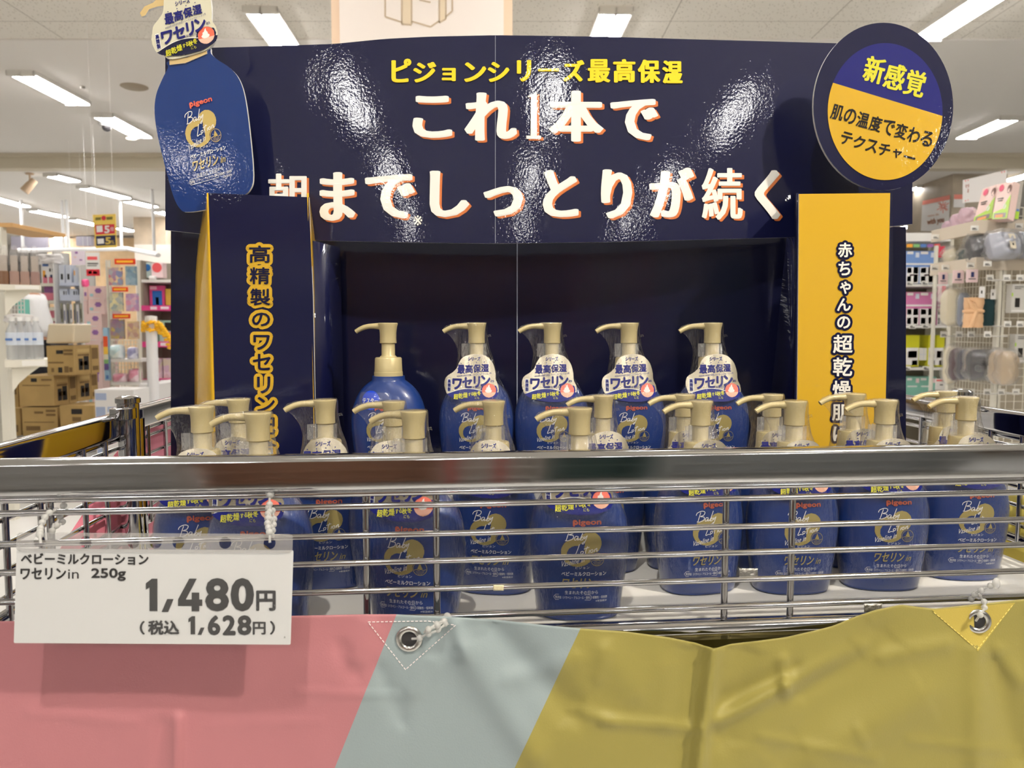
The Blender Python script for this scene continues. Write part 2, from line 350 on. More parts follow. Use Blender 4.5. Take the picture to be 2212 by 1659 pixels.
# ================================================================== CART
def bar(mb, p, q, hh=.014, ww=.008, rc=.0052, n=7):           # flat rail with rounded edges between two points
    p = Vector(p); q = Vector(q); d = (q - p).normalized(); s = d.cross(Vector((0, 0, 1))).normalized(); z = Vector((0, 0, 1)); prof = []
    for cx_, cz_, a0 in ((ww - rc, hh - rc, 0), (-(ww - rc), hh - rc, PI / 2), (-(ww - rc), -(hh - rc), PI), (ww - rc, -(hh - rc), 1.5 * PI)):
        prof += [(cx_ + rc * math.cos(a0 + PI / 2 * k / n), cz_ + rc * math.sin(a0 + PI / 2 * k / n)) for k in range(n + 1)]
    mb.loft([[e + s * x + z * y for x, y in prof] for e in (p, q)])
DROP = [.136, .1587, .180, .202, .2239]; ZB = H - .2400; DECK = H - .254; ZT = H - .1097
def cart(a0, a1, b0, b1, label, fronts, sides, with_front=True):
    t = thing('promotion_cart', label, 'display cart', C((a0 + a1) / 2, (b0 + b1) / 2, 0), PSI)
    def K(n, mb, m, **k): return keep(mb.build(n, m, **k), t)
    ends = [('front', C(a0, b0, 0), C(a1, b0, 0), fronts), ('back', C(a0, b1, 0), C(a1, b1, 0), fronts), ('left', C(a0, b0, 0), C(a0, b1, 0), sides), ('right', C(a1, b0, 0), C(a1, b1, 0), sides)]
    for nm, p, q, vert in ends:
        if nm == 'back' or (nm == 'front' and not with_front): continue
        z = Vector((0, 0, 1)); m = MB(); bar(m, p + z * ZT, q + z * ZT)
        K('top_rail', m, chrome_b if nm == 'front' else chrome)
        m = MB()
        m.tube([p + z * (ZT - .0162), q + z * (ZT - .0162)], .0028, 16)
        for dr in DROP: m.tube([p + z * (H - dr), q + z * (H - dr)], .0024, 16)
        m.tube([p + z * ZB, q + z * ZB], .006, 20)
        d = (q - p).normalized()
        for s in vert:
            e = p + d * s; off = (NC if nm == 'front' else EC * (1 if nm == 'left' else -1)) * .0048
            m.tube([e + off + z * (ZB - .002), e + off + z * (ZT - .01)], .0027, 16)
        K('wire_panel', m, chrome)
    for a in (a0, a1):
        for b in (b0, b1):
            m = MB(); e = C(a, b, 0); e = e + EC * (.012 if a == a0 else -.012) + NC * (-.0 if b == b0 else -.0)
            m.tube([e + Vector((0, 0, .07)), e + Vector((0, 0, ZT + (.004 if b == b0 else .026)))], .0115, 16)
            if b != b0:
                m.lathe([(.0118, 0), (.0132, .001), (.0132, .006), (.010, .0085), (.0001, .009)], 16, e + Vector((0, 0, ZT + .024)))
                m.lathe([(.0118, 0), (.0136, .001), (.0136, .012), (.0118, .013)], 16, e - NC * .014 + Vector((0, 0, ZT + .008)))
            K('corner_post', m, chrome)
            w_ = MB(); w_.lathe([(.001, -.01), (.028, -.01), (.03, -.006), (.03, .006), (.028, .01), (.001, .01)], 20, M=Matrix.Translation(e + Vector((0, 0, .031))) @ Matrix.Rotation(PI / 2, 4, 'Y')); w_.box(-.006, -.006, .0, .006, .006, .05, Matrix.Translation(e + Vector((0, 0, .03))))
            K('caster', w_, mat('black_rubber', (30, 30, 32), .6))
    m = MB(); vs = [C(a, b, z) for z in (DECK - .012, DECK) for a, b in ((a0 + .024, b0 + .058), (a1 - .024, b0 + .058), (a1 - .024, b1 - .014), (a0 + .024, b1 - .014))]
    m.add(vs, [(0, 3, 2, 1), (4, 5, 6, 7), (0, 1, 5, 4), (1, 2, 6, 5), (2, 3, 7, 6), (3, 0, 4, 7)]); K('deck_board', m, deck_m, smooth=False)
    m = MB(); z = Vector((0, 0, DECK - .0145))
    for b in (b0 + .02, (b0 + b1) / 2, b1 - .03): m.tube([C(a0, b, 0) + z - Vector((0, 0, .0045)), C(a1, b, 0) + z - Vector((0, 0, .0045))], .006, 8)
    K('base_frame', m, chrome)
    m = MB(); vs = [C(a, b, z) for z in (DECK - .008, DECK - .001) for a, b in ((a0 + .01, b0 + .010), (a1 - .01, b0 + .010), (a1 - .01, b0 + .0575), (a0 + .01, b0 + .0575))]
    m.add(vs, [(0, 3, 2, 1), (4, 5, 6, 7), (0, 1, 5, 4), (1, 2, 6, 5), (2, 3, 7, 6), (3, 0, 4, 7)]); K('base_ledge', m, chrome, smooth=False)
    return t
A0, A1 = -.414, .594
fr = sorted(PC(u, 1200, 0).dot(EC) - ORG.dot(EC) - A0 for u in (105, 790, 943, 1571, 1715)) + [.0]
fr = [x for x in fr if x > .01] + [.965]
cart(A0, A1, 0, .305, 'front chrome wire cart holding the blue lotion bottles and the price sign', fr, [.07, .125, .21, .26])
cart(A0 - .006, A1 + .002, .335, .65, 'rear chrome wire cart standing behind the front cart under the navy display', [.1, .2], [.06, .12, .2, .255], False)

# ---------------- fabric banner on the front of the cart
def fabric_mat(name, stripes=True, rgb=(238, 214, 96)):
    m = bpy.data.materials.new(name); m.use_nodes = True; nt = m.node_tree; b = nt.nodes['Principled BSDF']; b.inputs['Roughness'].default_value = .52
    b.inputs['Sheen Weight'].default_value = .15; b.inputs['Specular IOR Level'].default_value = .35
    b.inputs['Base Color'].default_value = lin(rgb)
    if stripes:
        uv = nt.nodes.new('ShaderNodeUVMap'); sx = nt.nodes.new('ShaderNodeSeparateXYZ'); r = nt.nodes.new('ShaderNodeValToRGB'); r.color_ramp.interpolation = 'CONSTANT'
        e = r.color_ramp.elements; e[0].position = 0; e[0].color = lin((178, 116, 122)); e[1].position = .3333; e[1].color = lin((142, 155, 158)); x = e.new(.6667); x.color = lin((148, 138, 70))
        nt.links.new(uv.outputs[0], sx.inputs[0]); nt.links.new(sx.outputs[0], r.inputs[0]); nt.links.new(r.outputs[0], b.inputs['Base Color'])
    tc = nt.nodes.new('ShaderNodeTexCoord'); n = nt.nodes.new('ShaderNodeTexNoise'); n.inputs['Scale'].default_value = 700; bp = nt.nodes.new('ShaderNodeBump'); bp.inputs['Strength'].default_value = .12; bp.inputs['Distance'].default_value = .001
    nt.links.new(tc.outputs['Object'], n.inputs['Vector']); nt.links.new(n.outputs['Fac'], bp.inputs['Height']); nt.links.new(bp.outputs[0], b.inputs['Normal'])
    return m
TOPE = [(-90, 1344), (0, 1342), (200, 1340), (400, 1338), (600, 1331), (790, 1327), (853, 1327), (905, 1330), (975, 1332), (1080, 1340), (1200, 1353), (1260, 1358), (1350, 1364), (1440, 1376), (1500, 1388), (1542, 1401), (1580, 1391), (1640, 1384), (1700, 1376), (1760, 1362), (1800, 1352), (1840, 1335), (1890, 1318), (1946, 1306), (1985, 1311), (2018, 1315), (2080, 1308), (2140, 1302), (2212, 1294), (2320, 1287)]
RIDGE = [  # x0,y0,x1,y1,width,amplitude(mm, + toward viewer)
    (1542, 1401, 1504, 1700, 15, 5.0), (1500, 1400, 1470, 1700, 34, -2.5), (1600, 1400, 1560, 1600, 40, -2.5), (1545, 1560, 1700, 1480, 16, 3.2), (1700, 1480, 1860, 1395, 20, 2.6),
    (1700, 1500, 1690, 1420, 14, 1.8), (1560, 1510, 1720, 1440, 22, -1.6), (1300, 1555, 1520, 1575, 12, 1.6), (1230, 1530, 1330, 1560, 14, 1.4), (1850, 1400, 1720, 1500, 26, -2.2),
    (2050, 1390, 1900, 1420, 18, 1.4), (2110, 1400, 2110, 1660, 26, 2.2), (2140, 1420, 2200, 1640, 30, -2.6), (1905, 1360, 1700, 1660, 60, -2.2), (2000, 1500, 1750, 1640, 50, 2.2),
    (1060, 1350, 1240, 1540, 36, -3.6), (1000, 1400, 1160, 1640, 34, 2.8), (1090, 1470, 1250, 1420, 22, 1.3), (930, 1420, 890, 1500, 20, 1.5), (1300, 1400, 1380, 1500, 40, 1.6), (1430, 1430, 1440, 1560, 30, 1.2),
    (385, 1545, 380, 1700, 10, 2.6), (350, 1560, 335, 1700, 14, -1.3), (640, 1494, 860, 1502, 5, .9), (450, 1570, 700, 1555, 5, .5), (800, 1345, 760, 1430, 22, 1.6), (730, 1390, 770, 1460, 20, -1.2), (60, 1540, 300, 1560, 8, .5), (980, 1345, 1010, 1420, 16, 2.0), (820, 1440, 870, 1560, 20, -1.4),
    (1640, 1590, 1900, 1640, 10, .9), (1850, 1570, 1870, 1610, 10, 1.0), (1960, 1600, 2200, 1625, 8, .8), (1290, 1470, 1310, 1400, 16, 1.0), (2212, 1480, 2150, 1400, 18, 1.5)]
def fold(u, v):
    d = 0
    for x0, y0, x1, y1, wd, am in RIDGE:
        dx, dy = x1 - x0, y1 - y0; L2 = dx * dx + dy * dy; t = max(0, min(1, ((u - x0) * dx + (v - y0) * dy) / L2)); q = math.hypot(u - x0 - t * dx, v - y0 - t * dy)
        d += am * math.exp(-(q / wd) ** 2) * (1 if 0 < t < 1 else math.exp(-(q / wd)))
    d += 2.0 * noise.noise((u / 330, v / 260, 2.1)) + .5 * noise.noise((u / 90, v / 120, 7.7))
    return d * .0017
def FB(u, v):                                       # a point of the cloth
    return PC(u, v, -.0125 - fold(u, v) - max(0, (v - 1360)) * .00002)
ban = thing('fabric_banner', 'pink, pale blue and yellow striped cloth banner hung across the front of the cart', 'fabric banner', C(.1, -.012, .6), PSI)
us = [-90 + 8 * i for i in range(302)]; NV = 56; vs = []; uvs = []
for j in range(NV + 1):
    for u in us:
        vt = interp(TOPE, u); v = vt + (1860 - vt) * (j / NV) ** 1.15; vs.append(FB(u, v))
        def bd(uv_): (ux, vx) = uv_; return ux
        b1 = 853 - (v - 1328) * (133 / 331); b2 = 1250 - (v - 1362) * (140 / 297)
        uvs.append((1 / 3 + (u - b1) / max(1, b2 - b1) / 3, v / 1000))
nu = len(us); mb = MB(); mb.add(vs, [(j * nu + i, (j + 1) * nu + i, (j + 1) * nu + i + 1, j * nu + i + 1) for j in range(NV) for i in range(nu - 1)])
cloth_m = fabric_mat('striped_banner_cloth'); o = mb.build('cloth', cloth_m, angle=180)
uvl = o.data.uv_layers.new(name='UVMap')
for lp in o.data.loops: uvl.data[lp.index].uv = uvs[lp.vertex_index]
sd = o.modifiers.new('thickness', 'SOLIDIFY'); sd.thickness = .0006; sd.offset = 0; keep(o, ban)
# inner fold seen under the chrome frame
mb = MB(); q = []
for j in range(2):
    for i in range(12): q.append(PC(1180 + 62 * i, (1352 + (0 if i < 10 else -10), 1640)[j], .016 + .002 * math.sin(i * 1.3)))
mb.add(q, [(i, i + 12, i + 13, i + 1) for i in range(11)]); o = mb.build('hem_fold', fabric_mat('olive_yellow_cloth_back', False, (160, 146, 84)), angle=180); sd = o.modifiers.new('thickness', 'SOLIDIFY'); sd.thickness = .0008; keep(o, ban)
eye_m = mat('nickel_eyelet', (196, 196, 194), .22, metal=1)
nC = -NC
def frame_at(p, n): z = n.normalized(); x = Vector((0, 0, 1)).cross(z).normalized(); y = z.cross(x); return Matrix.Translation(p) @ Matrix((x, y, z)).transposed().to_4x4()
for (u, v, tilt, lab) in ((884, 1379, .1, 'eyelet on the pale blue stripe'), (2110, 1341, .5, 'eyelet on the yellow stripe')):
    e = MB(); M = frame_at(FB(u, v) - NC * .0012, -NC - EC * tilt * .6)
    prof = []
    for k in range(13): a = 2 * PI * k / 12; prof.append((.0078 + .0024 * math.cos(a), .0017 * math.sin(a)))
    e.lathe(prof, 32, M=M); keep(tag(e.build('eyelet', eye_m), lab), ban)
    hol = MB(); hol.lathe([(.0001, 0), (.0056, 0), (.0056, .0004), (.0001, .0004)], 24, M=M); keep(hol.build('eyelet_opening', mat('dark_gap', (44, 42, 44), .8)), ban)
stm = mat('white_thread', (236, 226, 226), .8); st_y = mat('yellow_thread', (236, 216, 120), .8)
def stitch(pts, m, wd=.0007):
    s = MB()
    for (a, b), (c, d) in zip(pts, pts[1:]):
        n = int(math.hypot(c - a, d - b) / 9)
        for k in range(n):
            t0, t1 = k / n, (k + .62) / n
            s.tube([FB(a + (c - a) * t0, b + (d - b) * t0) - NC * .0006, FB(a + (c - a) * t1, b + (d - b) * t1) - NC * .0006], wd / 2, 5)
    keep(s.build('stitching', m), ban)
stitch([(795, 1343), (925, 1341), (984, 1350), (876, 1446), (795, 1343)], stm)
stitch([(2016, 1322), (2110, 1402), (2188, 1304)], st_y)
pat = MB()
def tri_patch(A, B, Cc, n=12):
    g = {}; V = []
    for i in range(n + 1):
        for j in range(n + 1 - i):
            s, t = i / n, j / n; u = A[0] * (1 - s - t) + B[0] * s + Cc[0] * t; v = A[1] * (1 - s - t) + B[1] * s + Cc[1] * t; g[i, j] = len(V); V.append(FB(u, v) - NC * .0007)
    Fc = []
    for i in range(n):
        for j in range(n - i):
            Fc.append((g[i, j], g[i, j + 1], g[i + 1, j]))
            if j < n - i - 1: Fc.append((g[i + 1, j], g[i, j + 1], g[i + 1, j + 1]))
    pat.add(V, Fc)
tri_patch((2012, 1317), (2111, 1406), (2192, 1301)); o = pat.build('corner_patch', fabric_mat('lighter_yellow_patch', False, (186, 166, 76)), angle=180); keep(o, ban)

# ---------------- side banners
sbm = fabric_mat('pink_banner_cloth', False, (214, 122, 142))
mb = MB(); top = [(.17, .245), (.21, .222), (.25, .196), (.30, .172), (.345, .15), (.40, .128), (.52, .115), (.64, .113)]; V = []
for b, d in top:
    for k in range(5): V.append(C(A0 - .018 - .004 * math.sin(b * 40 + k), b, H - d - k * .12))
mb.add(V, [(i * 5 + k, (i + 1) * 5 + k, (i + 1) * 5 + k + 1, i * 5 + k + 1) for i in range(7) for k in range(4)])
o = mb.build('side_banner', sbm, angle=180); sd = o.modifiers.new('thickness', 'SOLIDIFY'); sd.thickness = .0008
tag(o, 'pink cloth banner draped along the left side of the carts, seen through the wires', 'fabric banner')
mb = MB(); V = []
for i in range(8):
    b = .02 + i * .085
    for k in range(5): V.append(C(A1 + .018 + .003 * math.sin(b * 33 + k), b, H - .19 - .008 * math.sin(i) - k * .10))
mb.add(V, [(i * 5 + k, i * 5 + k + 1, (i + 1) * 5 + k + 1, (i + 1) * 5 + k) for i in range(7) for k in range(4)])
o = mb.build('side_banner', fabric_mat('yellow_side_cloth', False, (222, 204, 92)), angle=180); sd = o.modifiers.new('thickness', 'SOLIDIFY'); sd.thickness = .0008
tag(o, 'yellow cloth banner along the right side of the cart, behind the rightmost bottles', 'fabric banner')

# ---------------- price sign
SB = -.043
def SG(u, v, e=0): return PC(u, v, SB - e - (v - 1150) * .00001)
sign = thing('price_sign', 'white price card in a clear punched pocket hanging at the left of the cart', 'price sign', SG(330, 1270), PSI)
def plate(outer, holes, fn0, fn1):
    """flat plate with holes; fn0 front, fn1 back"""
    bm = bmesh.new(); loops = []
    for lp in [outer] + holes:
        vv = [bm.verts.new(fn0(*p)) for p in lp]; loops.append(vv)
        for i in range(len(vv)): bm.edges.new((vv[i], vv[(i + 1) % len(vv)]))
    bmesh.ops.triangle_fill(bm, edges=bm.edges[:], use_beauty=True)
    bm.verts.index_update(); V = [v.co.copy() for v in bm.verts]; Fc = [tuple(v.index for v in f.verts) for f in bm.faces]; bm.free()
    n = len(V); flat = [p for lp in [outer] + holes for p in lp]; V2 = [fn1(*p) for p in flat]
    m = MB(); m.add(V + V2, Fc + [tuple(i + n for i in reversed(f)) for f in Fc]); m.mi = 1 if False else 0
    o_ = 0
    for lp in [outer] + holes:
        k = len(lp); m.f += [(o_ + i, o_ + (i + 1) % k, n + o_ + (i + 1) % k, n + o_ + i) for i in range(k)]; m.m += [0] * k; o_ += k
    return m
def rrect(u0, v0, u1, v1, r=9, n=5):
    out = []
    for cx_, cy_, a0 in ((u1 - r, v0 + r, -PI / 2), (u1 - r, v1 - r, 0), (u0 + r, v1 - r, PI / 2), (u0 + r, v0 + r, PI)):
        out += [(cx_ + r * math.cos(a0 + PI / 2 * k / n), cy_ + r * math.sin(a0 + PI / 2 * k / n)) for k in range(n + 1)]
    return out
def slantq(p): u, v = p; return (u - (v - 1150) * .03, v + (u - 36) * .006)
holes = [[slantq((c + 13 * math.cos(-2 * PI * k / 20), 1170 + 13 * math.sin(-2 * PI * k / 20))) for k in range(20)] for c in (86, 186, 289, 337, 386, 487, 583)]
o = plate([slantq(p) for p in rrect(36, 1150, 633, 1191)], holes, lambda u, v: SG(u, v, .0009), lambda u, v: SG(u, v, .0005)).build('pocket_header', frost, smooth=False); keep(o, sign)
o = plate([slantq(p) for p in rrect(35, 1190, 634, 1393)], [], lambda u, v: SG(u, v, .0012), lambda u, v: SG(u, v, .0009)).build('pocket', pocket, smooth=False); keep(o, sign)
o = plate([slantq(p) for p in rrect(37, 1185, 635, 1389, 3)], [], lambda u, v: SG(u, v, 0), lambda u, v: SG(u, v, -.0006)).build('card', card_white, smooth=False); keep(o, sign)
mb = MB(); sg = lambda u, v: SG(u, v, .0003)
text(mb, 'ベビーミルクローション', (46, 1196, 320, 1219), sg, halo=.9, hn=6, rot=.3)
text(mb, 'ワセリン', (45, 1227, 142, 1251), sg, halo=.9, hn=6); text(mb, 'in', (147, 1230, 170, 1250), sg); text(mb, '250g', (198, 1228, 271, 1254), sg, halo=.9, hn=6)
o = mb.build('product_lettering', ink_black, smooth=False); keep(o, sign)
mb = MB()

def poly(q): mb.add([sg(*p) for p in q], [tuple(range(len(q)))])
for ox, oy, k in ((0, 0, 1), (407 - 315 * .58, 1331 - 1250 * .56, .57)):
    g_ = lambda q: poly([(ox + x * (.58 if k < 1 else 1), oy + y * (.56 if k < 1 else 1)) for x, y in q])
    g_([(340, 1250), (328, 1250), (315, 1260), (315, 1274), (323, 1269), (323, 1320), (340, 1320)]); g_([(361, 1294), (375, 1294), (363, 1322), (349, 1322)])
mb.add([sg(*p) for p in ((408.7, 1250), (425, 1250), (401.5, 1295), (414, 1295), (414, 1280), (430.4, 1280), (430.4, 1295), (437, 1295), (437, 1309), (430.4, 1309), (430.4, 1320.5), (414, 1320.5), (414, 1309), (384.5, 1309), (384.5, 1295))], [tuple(range(15))]); text(mb, '8', (447, 1252, 491, 1317), sg, halo=3.6, hn=10); text(mb, '0', (502, 1252, 545, 1317), sg, halo=3.8, hn=10)
text(mb, '円', (555, 1277, 594, 1318), sg, halo=1.5, hn=8)
text(mb, '（', (303, 1342, 312, 1370), sg, halo=1, hn=6); text(mb, '税込', (321, 1341, 386, 1370), sg, halo=1.2, hn=8)
for ch, x0, x1 in (('6', 451, 474), ('2', 483, 507), ('8', 515, 541)): text(mb, ch, (x0, 1331, x1, 1370), sg, halo=2.2, hn=8)
text(mb, '円', (547, 1344, 573, 1370), sg, halo=1, hn=6); text(mb, '）', (584, 1342, 593, 1370), sg, halo=1, hn=6)
text(mb, 'A', (613, 1374, 617, 1379), sg)
o = mb.build('price_lettering', ink_grey, smooth=False); keep(o, sign)

# ---------------- bead ties and tape
def beads(pts, label, step=.0078):
    m = MB(); P3 = [Vector(p) for p in pts]; m.tube(P3, .0009, 6)
    acc = 0
    for a, b in zip(P3, P3[1:]):
        L = (b - a).length; x = step - acc
        while x < L: m.ball(a + (b - a) * (x / L), .0025, 7); x += step
        acc = (acc + L) % step
    tip = P3[-1]; m.ball(tip, .0034, 6, (1, .6, 1.4))
    tag(m.build('bead_tie', bead_m), label, 'bead tie', 'bead ties of the banner and the sign')
def tie(pix, label): beads([PC(u, v, b) for u, v, b in pix], label)
tie([(88, 1173, SB - .004), (86, 1158, SB - .003), (87, 1143, -.03), (93, 1122, -.018), (105, 1108, -.008), (120, 1103, .0), (132, 1108, .008), (136, 1125, .006), (126, 1138, 0), (116, 1132, -.004), (112, 1148, -.006), (118, 1140, 0), (136, 1100, .004), (139, 1082, .004), (140, 1066, .004)], 'clear bead tie at the left end of the price sign')
tie([(583, 1172, SB - .004), (582, 1150, SB - .003), (578, 1130, -.03), (579, 1108, -.014), (580, 1092, -.006), (588, 1100, -.006), (592, 1120, -.012), (590, 1140, -.024), (586, 1158, -.034), (582, 1085, -.006), (583, 1064, -.004)], 'clear bead tie at the right end of the price sign')
tie([(890, 1380, -.018), (905, 1379, -.022), (920, 1371, -.024), (940, 1364, -.024), (958, 1352, -.02), (966, 1340, -.014), (950, 1344, -.02), (930, 1356, -.026), (915, 1366, -.026), (945, 1352, -.024), (966, 1336, -.012)], 'clear bead tie through the eyelet on the pale blue stripe')
tie([(2108, 1341, -.016), (2116, 1330, -.02), (2126, 1316, -.02), (2128, 1302, -.014), (2120, 1292, -.008), (2112, 1287, -.004), (2100, 1294, -.004), (2092, 1296, .002), (2110, 1280, -.008), (2128, 1271, -.012), (2152, 1260, -.016)], 'clear bead tie through the eyelet on the yellow stripe')
def tape(u0, v0, u1, v1, label, m, b=-.0032):
    mm = MB(); V = []
    for i in range(7):
        for j in range(5): V.append(PC(u0 + (u1 - u0) * i / 6, v0 + (v1 - v0) * j / 4, b - .0008 * math.sin(i * 2.2 + j)))
    mm.add(V, [(i * 5 + j, i * 5 + j + 1, (i + 1) * 5 + j + 1, (i + 1) * 5 + j) for i in range(6) for j in range(4)])
    o = mm.build('tape_piece', m, angle=180); sd = o.modifiers.new('t', 'SOLIDIFY'); sd.thickness = .0003; tag(o, label, 'tape')
tape(1597, 1228, 1637, 1247, 'crumpled silver tape on the wire between two bottles at right of centre', foil_tape, .004)
tape(1867, 1304, 1905, 1323, 'silver tape wrapped round the lowest wire above the yellow cloth', foil_tape)
tape(1066, 1264, 1088, 1276, 'scrap of clear tape stuck on the wire in front of a middle bottle', mat('yellowed_clear_tape', (216, 206, 170), .3))

# ================================================================== POP DISPLAY
disp = thing('cardboard_display', 'navy and yellow cardboard promotion display with large white lettering standing behind the bottles', 'promotion display', C(.05, .38, DECK), PSI)
def KD(n, mb, m, parent=None, **k):
    o = mb.build(n, m, **k); keep(o, disp)
    if parent: o.parent = parent; o.matrix_parent_inverse = parent.matrix_parent_inverse.copy()
    return o
def hd(u, v): t = (u - 1070) / 800; return .915 + .036 * t * t + .008 * t - (v - 300) * .00002
def HD(u, v, e=0): return P(u, v, hd(u, v) - e)
def sub(child, parent):    # second-level child keeps its world place
    child.parent = parent; bpy.context.view_layer.update(); child.matrix_parent_inverse = parent.matrix_world.inverted()
HT = [(357, 107), (460, 103), (600, 99), (720, 95), (830, 84), (930, 79), (1070, 76), (1300, 79), (1500, 85), (1790, 93), (1971, 98)]
HBt = [(357, 497), (450, 507), (700, 520), (900, 524), (1070, 526), (1300, 523), (1700, 513), (1971, 484)]
def sheet(nm, us_, top, bot, fn, m, thick=.003, nv=10):
    V = []; mb = MB()
    for e in (0, 1):
        for u in us_:
            a, b = top(u), bot(u)
            for j in range(nv + 1): V.append(fn(u, a + (b - a) * j / nv) + Vector((0, thick * e, 0)))
    n = nv + 1; L = len(us_); fs = []
    for i in range(L - 1):
        for j in range(nv): fs.append((i * n + j, i * n + j + 1, (i + 1) * n + j + 1, (i + 1) * n + j))
    mb.add(V, fs); mb.mi = 1; o2 = L * n; ed = []
    for i in range(L - 1):
        for j in range(nv): ed.append((o2 + i * n + j, o2 + (i + 1) * n + j, o2 + (i + 1) * n + j + 1, o2 + i * n + j + 1))
        ed.append((i * n, (i + 1) * n, o2 + (i + 1) * n, o2 + i * n)); ed.append((i * n + nv, o2 + i * n + nv, o2 + (i + 1) * n + nv, (i + 1) * n + nv))
    for j in range(nv):
        ed.append((j, o2 + j, o2 + j + 1, j + 1)); k = (L - 1) * n; ed.append((k + j, k + j + 1, o2 + k + j + 1, o2 + k + j))
    mb.f += ed; mb.m += [1] * len(ed)
    return KD(nm, mb, [m, card_edge], angle=50)
header = sheet('header_board', [357 + (1971 - 357) * i / 60 for i in range(61)], lambda u: interp(HT, u), lambda u: interp(HBt, u), HD, navy)
def bk(u, v): t = (u - 1117) / 790; return .985 - .022 * t * t
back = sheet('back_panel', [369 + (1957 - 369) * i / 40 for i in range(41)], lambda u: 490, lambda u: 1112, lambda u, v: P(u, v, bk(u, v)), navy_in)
fl = MB(); fl.box(-.0006, -.0006, 0, .0006, .0006, .34, Matrix.Translation(P(1117, 985, bk(1117, 985) - .001))); fold_line = KD('fold_line', fl, mat('worn_card_fold', (150, 156, 176), .6), smooth=False)
fl = MB(); V = [HD(u, v, .0004) for v in (77, 200, 300, 400, 525) for u in (1069.6, 1070.5)]; fl.add(V, [(2 * i, 2 * i + 2, 2 * i + 3, 2 * i + 1) for i in range(4)]); o = KD('fold_line', fl, MATS['worn_card_fold'], smooth=False)
# lettering on the header (+ printed offset shade of each letter)
h1 = MB(); h2 = MB(); h3 = MB()
e1 = lambda u, v: HD(u, v, .0012); e2 = lambda u, v: HD(u, v, .0006)
for ch, x0, y0, x1, y1 in (('ピ', 846, 127, 888, 178), ('ジ', 893, 134, 942, 178), ('ョ', 955, 147, 984, 175), ('ン', 1003, 135, 1050, 177), ('シ', 1054, 134, 1100, 177), ('リ', 1117, 130, 1147, 176), ('ー', 1163, 148, 1207, 154), ('ズ', 1216, 130, 1262, 176), ('最', 1270, 128, 1318, 178), ('高', 1325, 128, 1372, 178), ('保', 1378, 129, 1426, 179), ('湿', 1431, 131, 1474, 180)):
    text(h3, ch, (x0 + 2, y0 + 1, x1 - 2, y1 - 1), e1, halo=1.3, hx=2.6, hn=10)
BIG = (('こ', 893, 207, 975, 298), ('れ', 1005, 200, 1115, 304), ('1', 1140, 201, 1166, 299), ('本', 1187, 196, 1302, 306), ('で', 1320, 214, 1420, 303),
       ('朝', 577, 374, 664, 478), ('ま', 692, 372, 766, 477), ('で', 790, 376, 895, 472), ('し', 930, 369, 1012, 469), ('っ', 1046, 402, 1128, 468), ('と', 1174, 367, 1248, 469), ('り', 1300, 366, 1364, 472), ('が', 1404, 362, 1498, 470), ('続', 1514, 362, 1606, 476), ('く', 1632, 367, 1684, 474))
for ch, x0, y0, x1, y1 in BIG:
    b = (x0 + 4, y0 + 2, x1 - 4, y1 - 2); hx = 6.0 if ch not in '続朝' else 2.6
    if ch == '1':
        for mb_, o_, e_ in ((h1, 0, e1), (h2, 5, e2)):
            for q in ([(1147, 205), (1160, 199), (1160, 299), (1146, 299)], [(1140, 207), (1150, 204), (1150, 209), (1140, 210)], [(1137, 293), (1169, 293), (1169, 300), (1137, 300)]): mb_.add([e_(x + o_, y + o_ * .7) for x, y in q], [(0, 3, 2, 1)])
        continue
    hv = 2.2 if hx > 3 else 1.0; text(h1, ch, b, e1, halo=hv, hx=hx, hn=14); text(h2, ch, (b[0] + 5, b[1] + 4, b[2] + 5, b[3] + 4), e2, halo=hv, hx=hx, hn=14)
text(h1, '※', (893, 465, 912, 487), e1)
for mb_, m_, lb in ((h1, lt_white, 'white headline lettering'), (h2, lt_orange, 'orange shade behind the white letters'), (h3, lt_yellow, 'yellow upper line of lettering')):
    o = mb_.build('lettering', m_, smooth=False); sub(o, header); tag(o, lb)
def card(nm, pts, fn, m, thick=.003, parent=None):
    n = len(pts); f0 = [fn(*p) for p in pts]; f1 = [p + Vector((0, thick, 0)) for p in f0]; mb = MB()
    mb.add(f0, [tuple(range(n))]); mb.mi = 1; mb.f += [tuple(range(2 * n - 1, n - 1, -1))] + [(i, n + i, n + (i + 1) % n, (i + 1) % n) for i in range(n)]; mb.v += [tuple(p) for p in f1]; mb.m += [1] * (n + 1)
    return KD(nm, mb, [m, card_edge], smooth=False)
# left navy column with bulging yellow sides
LC = lambda u, v, e=0: P(u, v, .872 - e)
lcol = card('column_front', [(450, 417), (667, 426), (676, 640), (681, 900), (683, 1150), (470, 1150), (465, 900), (458, 640)], LC, navy)
tag(lcol, 'navy front of the left column')
def side(nm, edge, outer, d0, d1, m, n=8):
    mb = MB(); vv = [417 + (1120 - 417) * i / 20 for i in range(21)]; V = []
    for v in vv:
        for k in range(n + 1):
            s = k / n; u = interp(edge, v) * (1 - s) + interp(outer, v) * s; V.append(P(u, v, d0 + (d1 - d0) * (s ** 1.4)))
    mb.add(V, [(i * (n + 1) + k, (i + 1) * (n + 1) + k, (i + 1) * (n + 1) + k + 1, i * (n + 1) + k + 1) for i in range(20) for k in range(n)])
    o = KD(nm, mb, m, angle=60); sd = o.modifiers.new('t', 'SOLIDIFY'); sd.thickness = .002; return o
LE = [(417, 451), (640, 458), (900, 465), (1150, 470)]; RE = [(417, 667), (640, 676), (900, 681), (1150, 683)]
side('column_side', LE, [(417, 449), (470, 440), (530, 431), (600, 426), (700, 424), (870, 424), (1000, 430), (1120, 436)], .8722, .93, gold_card)
side('column_side', RE, [(417, 667), (470, 676), (530, 684), (600, 686.5), (700, 686), (850, 684), (985, 683.5), (1120, 684)], .8722, .93, gold_card)
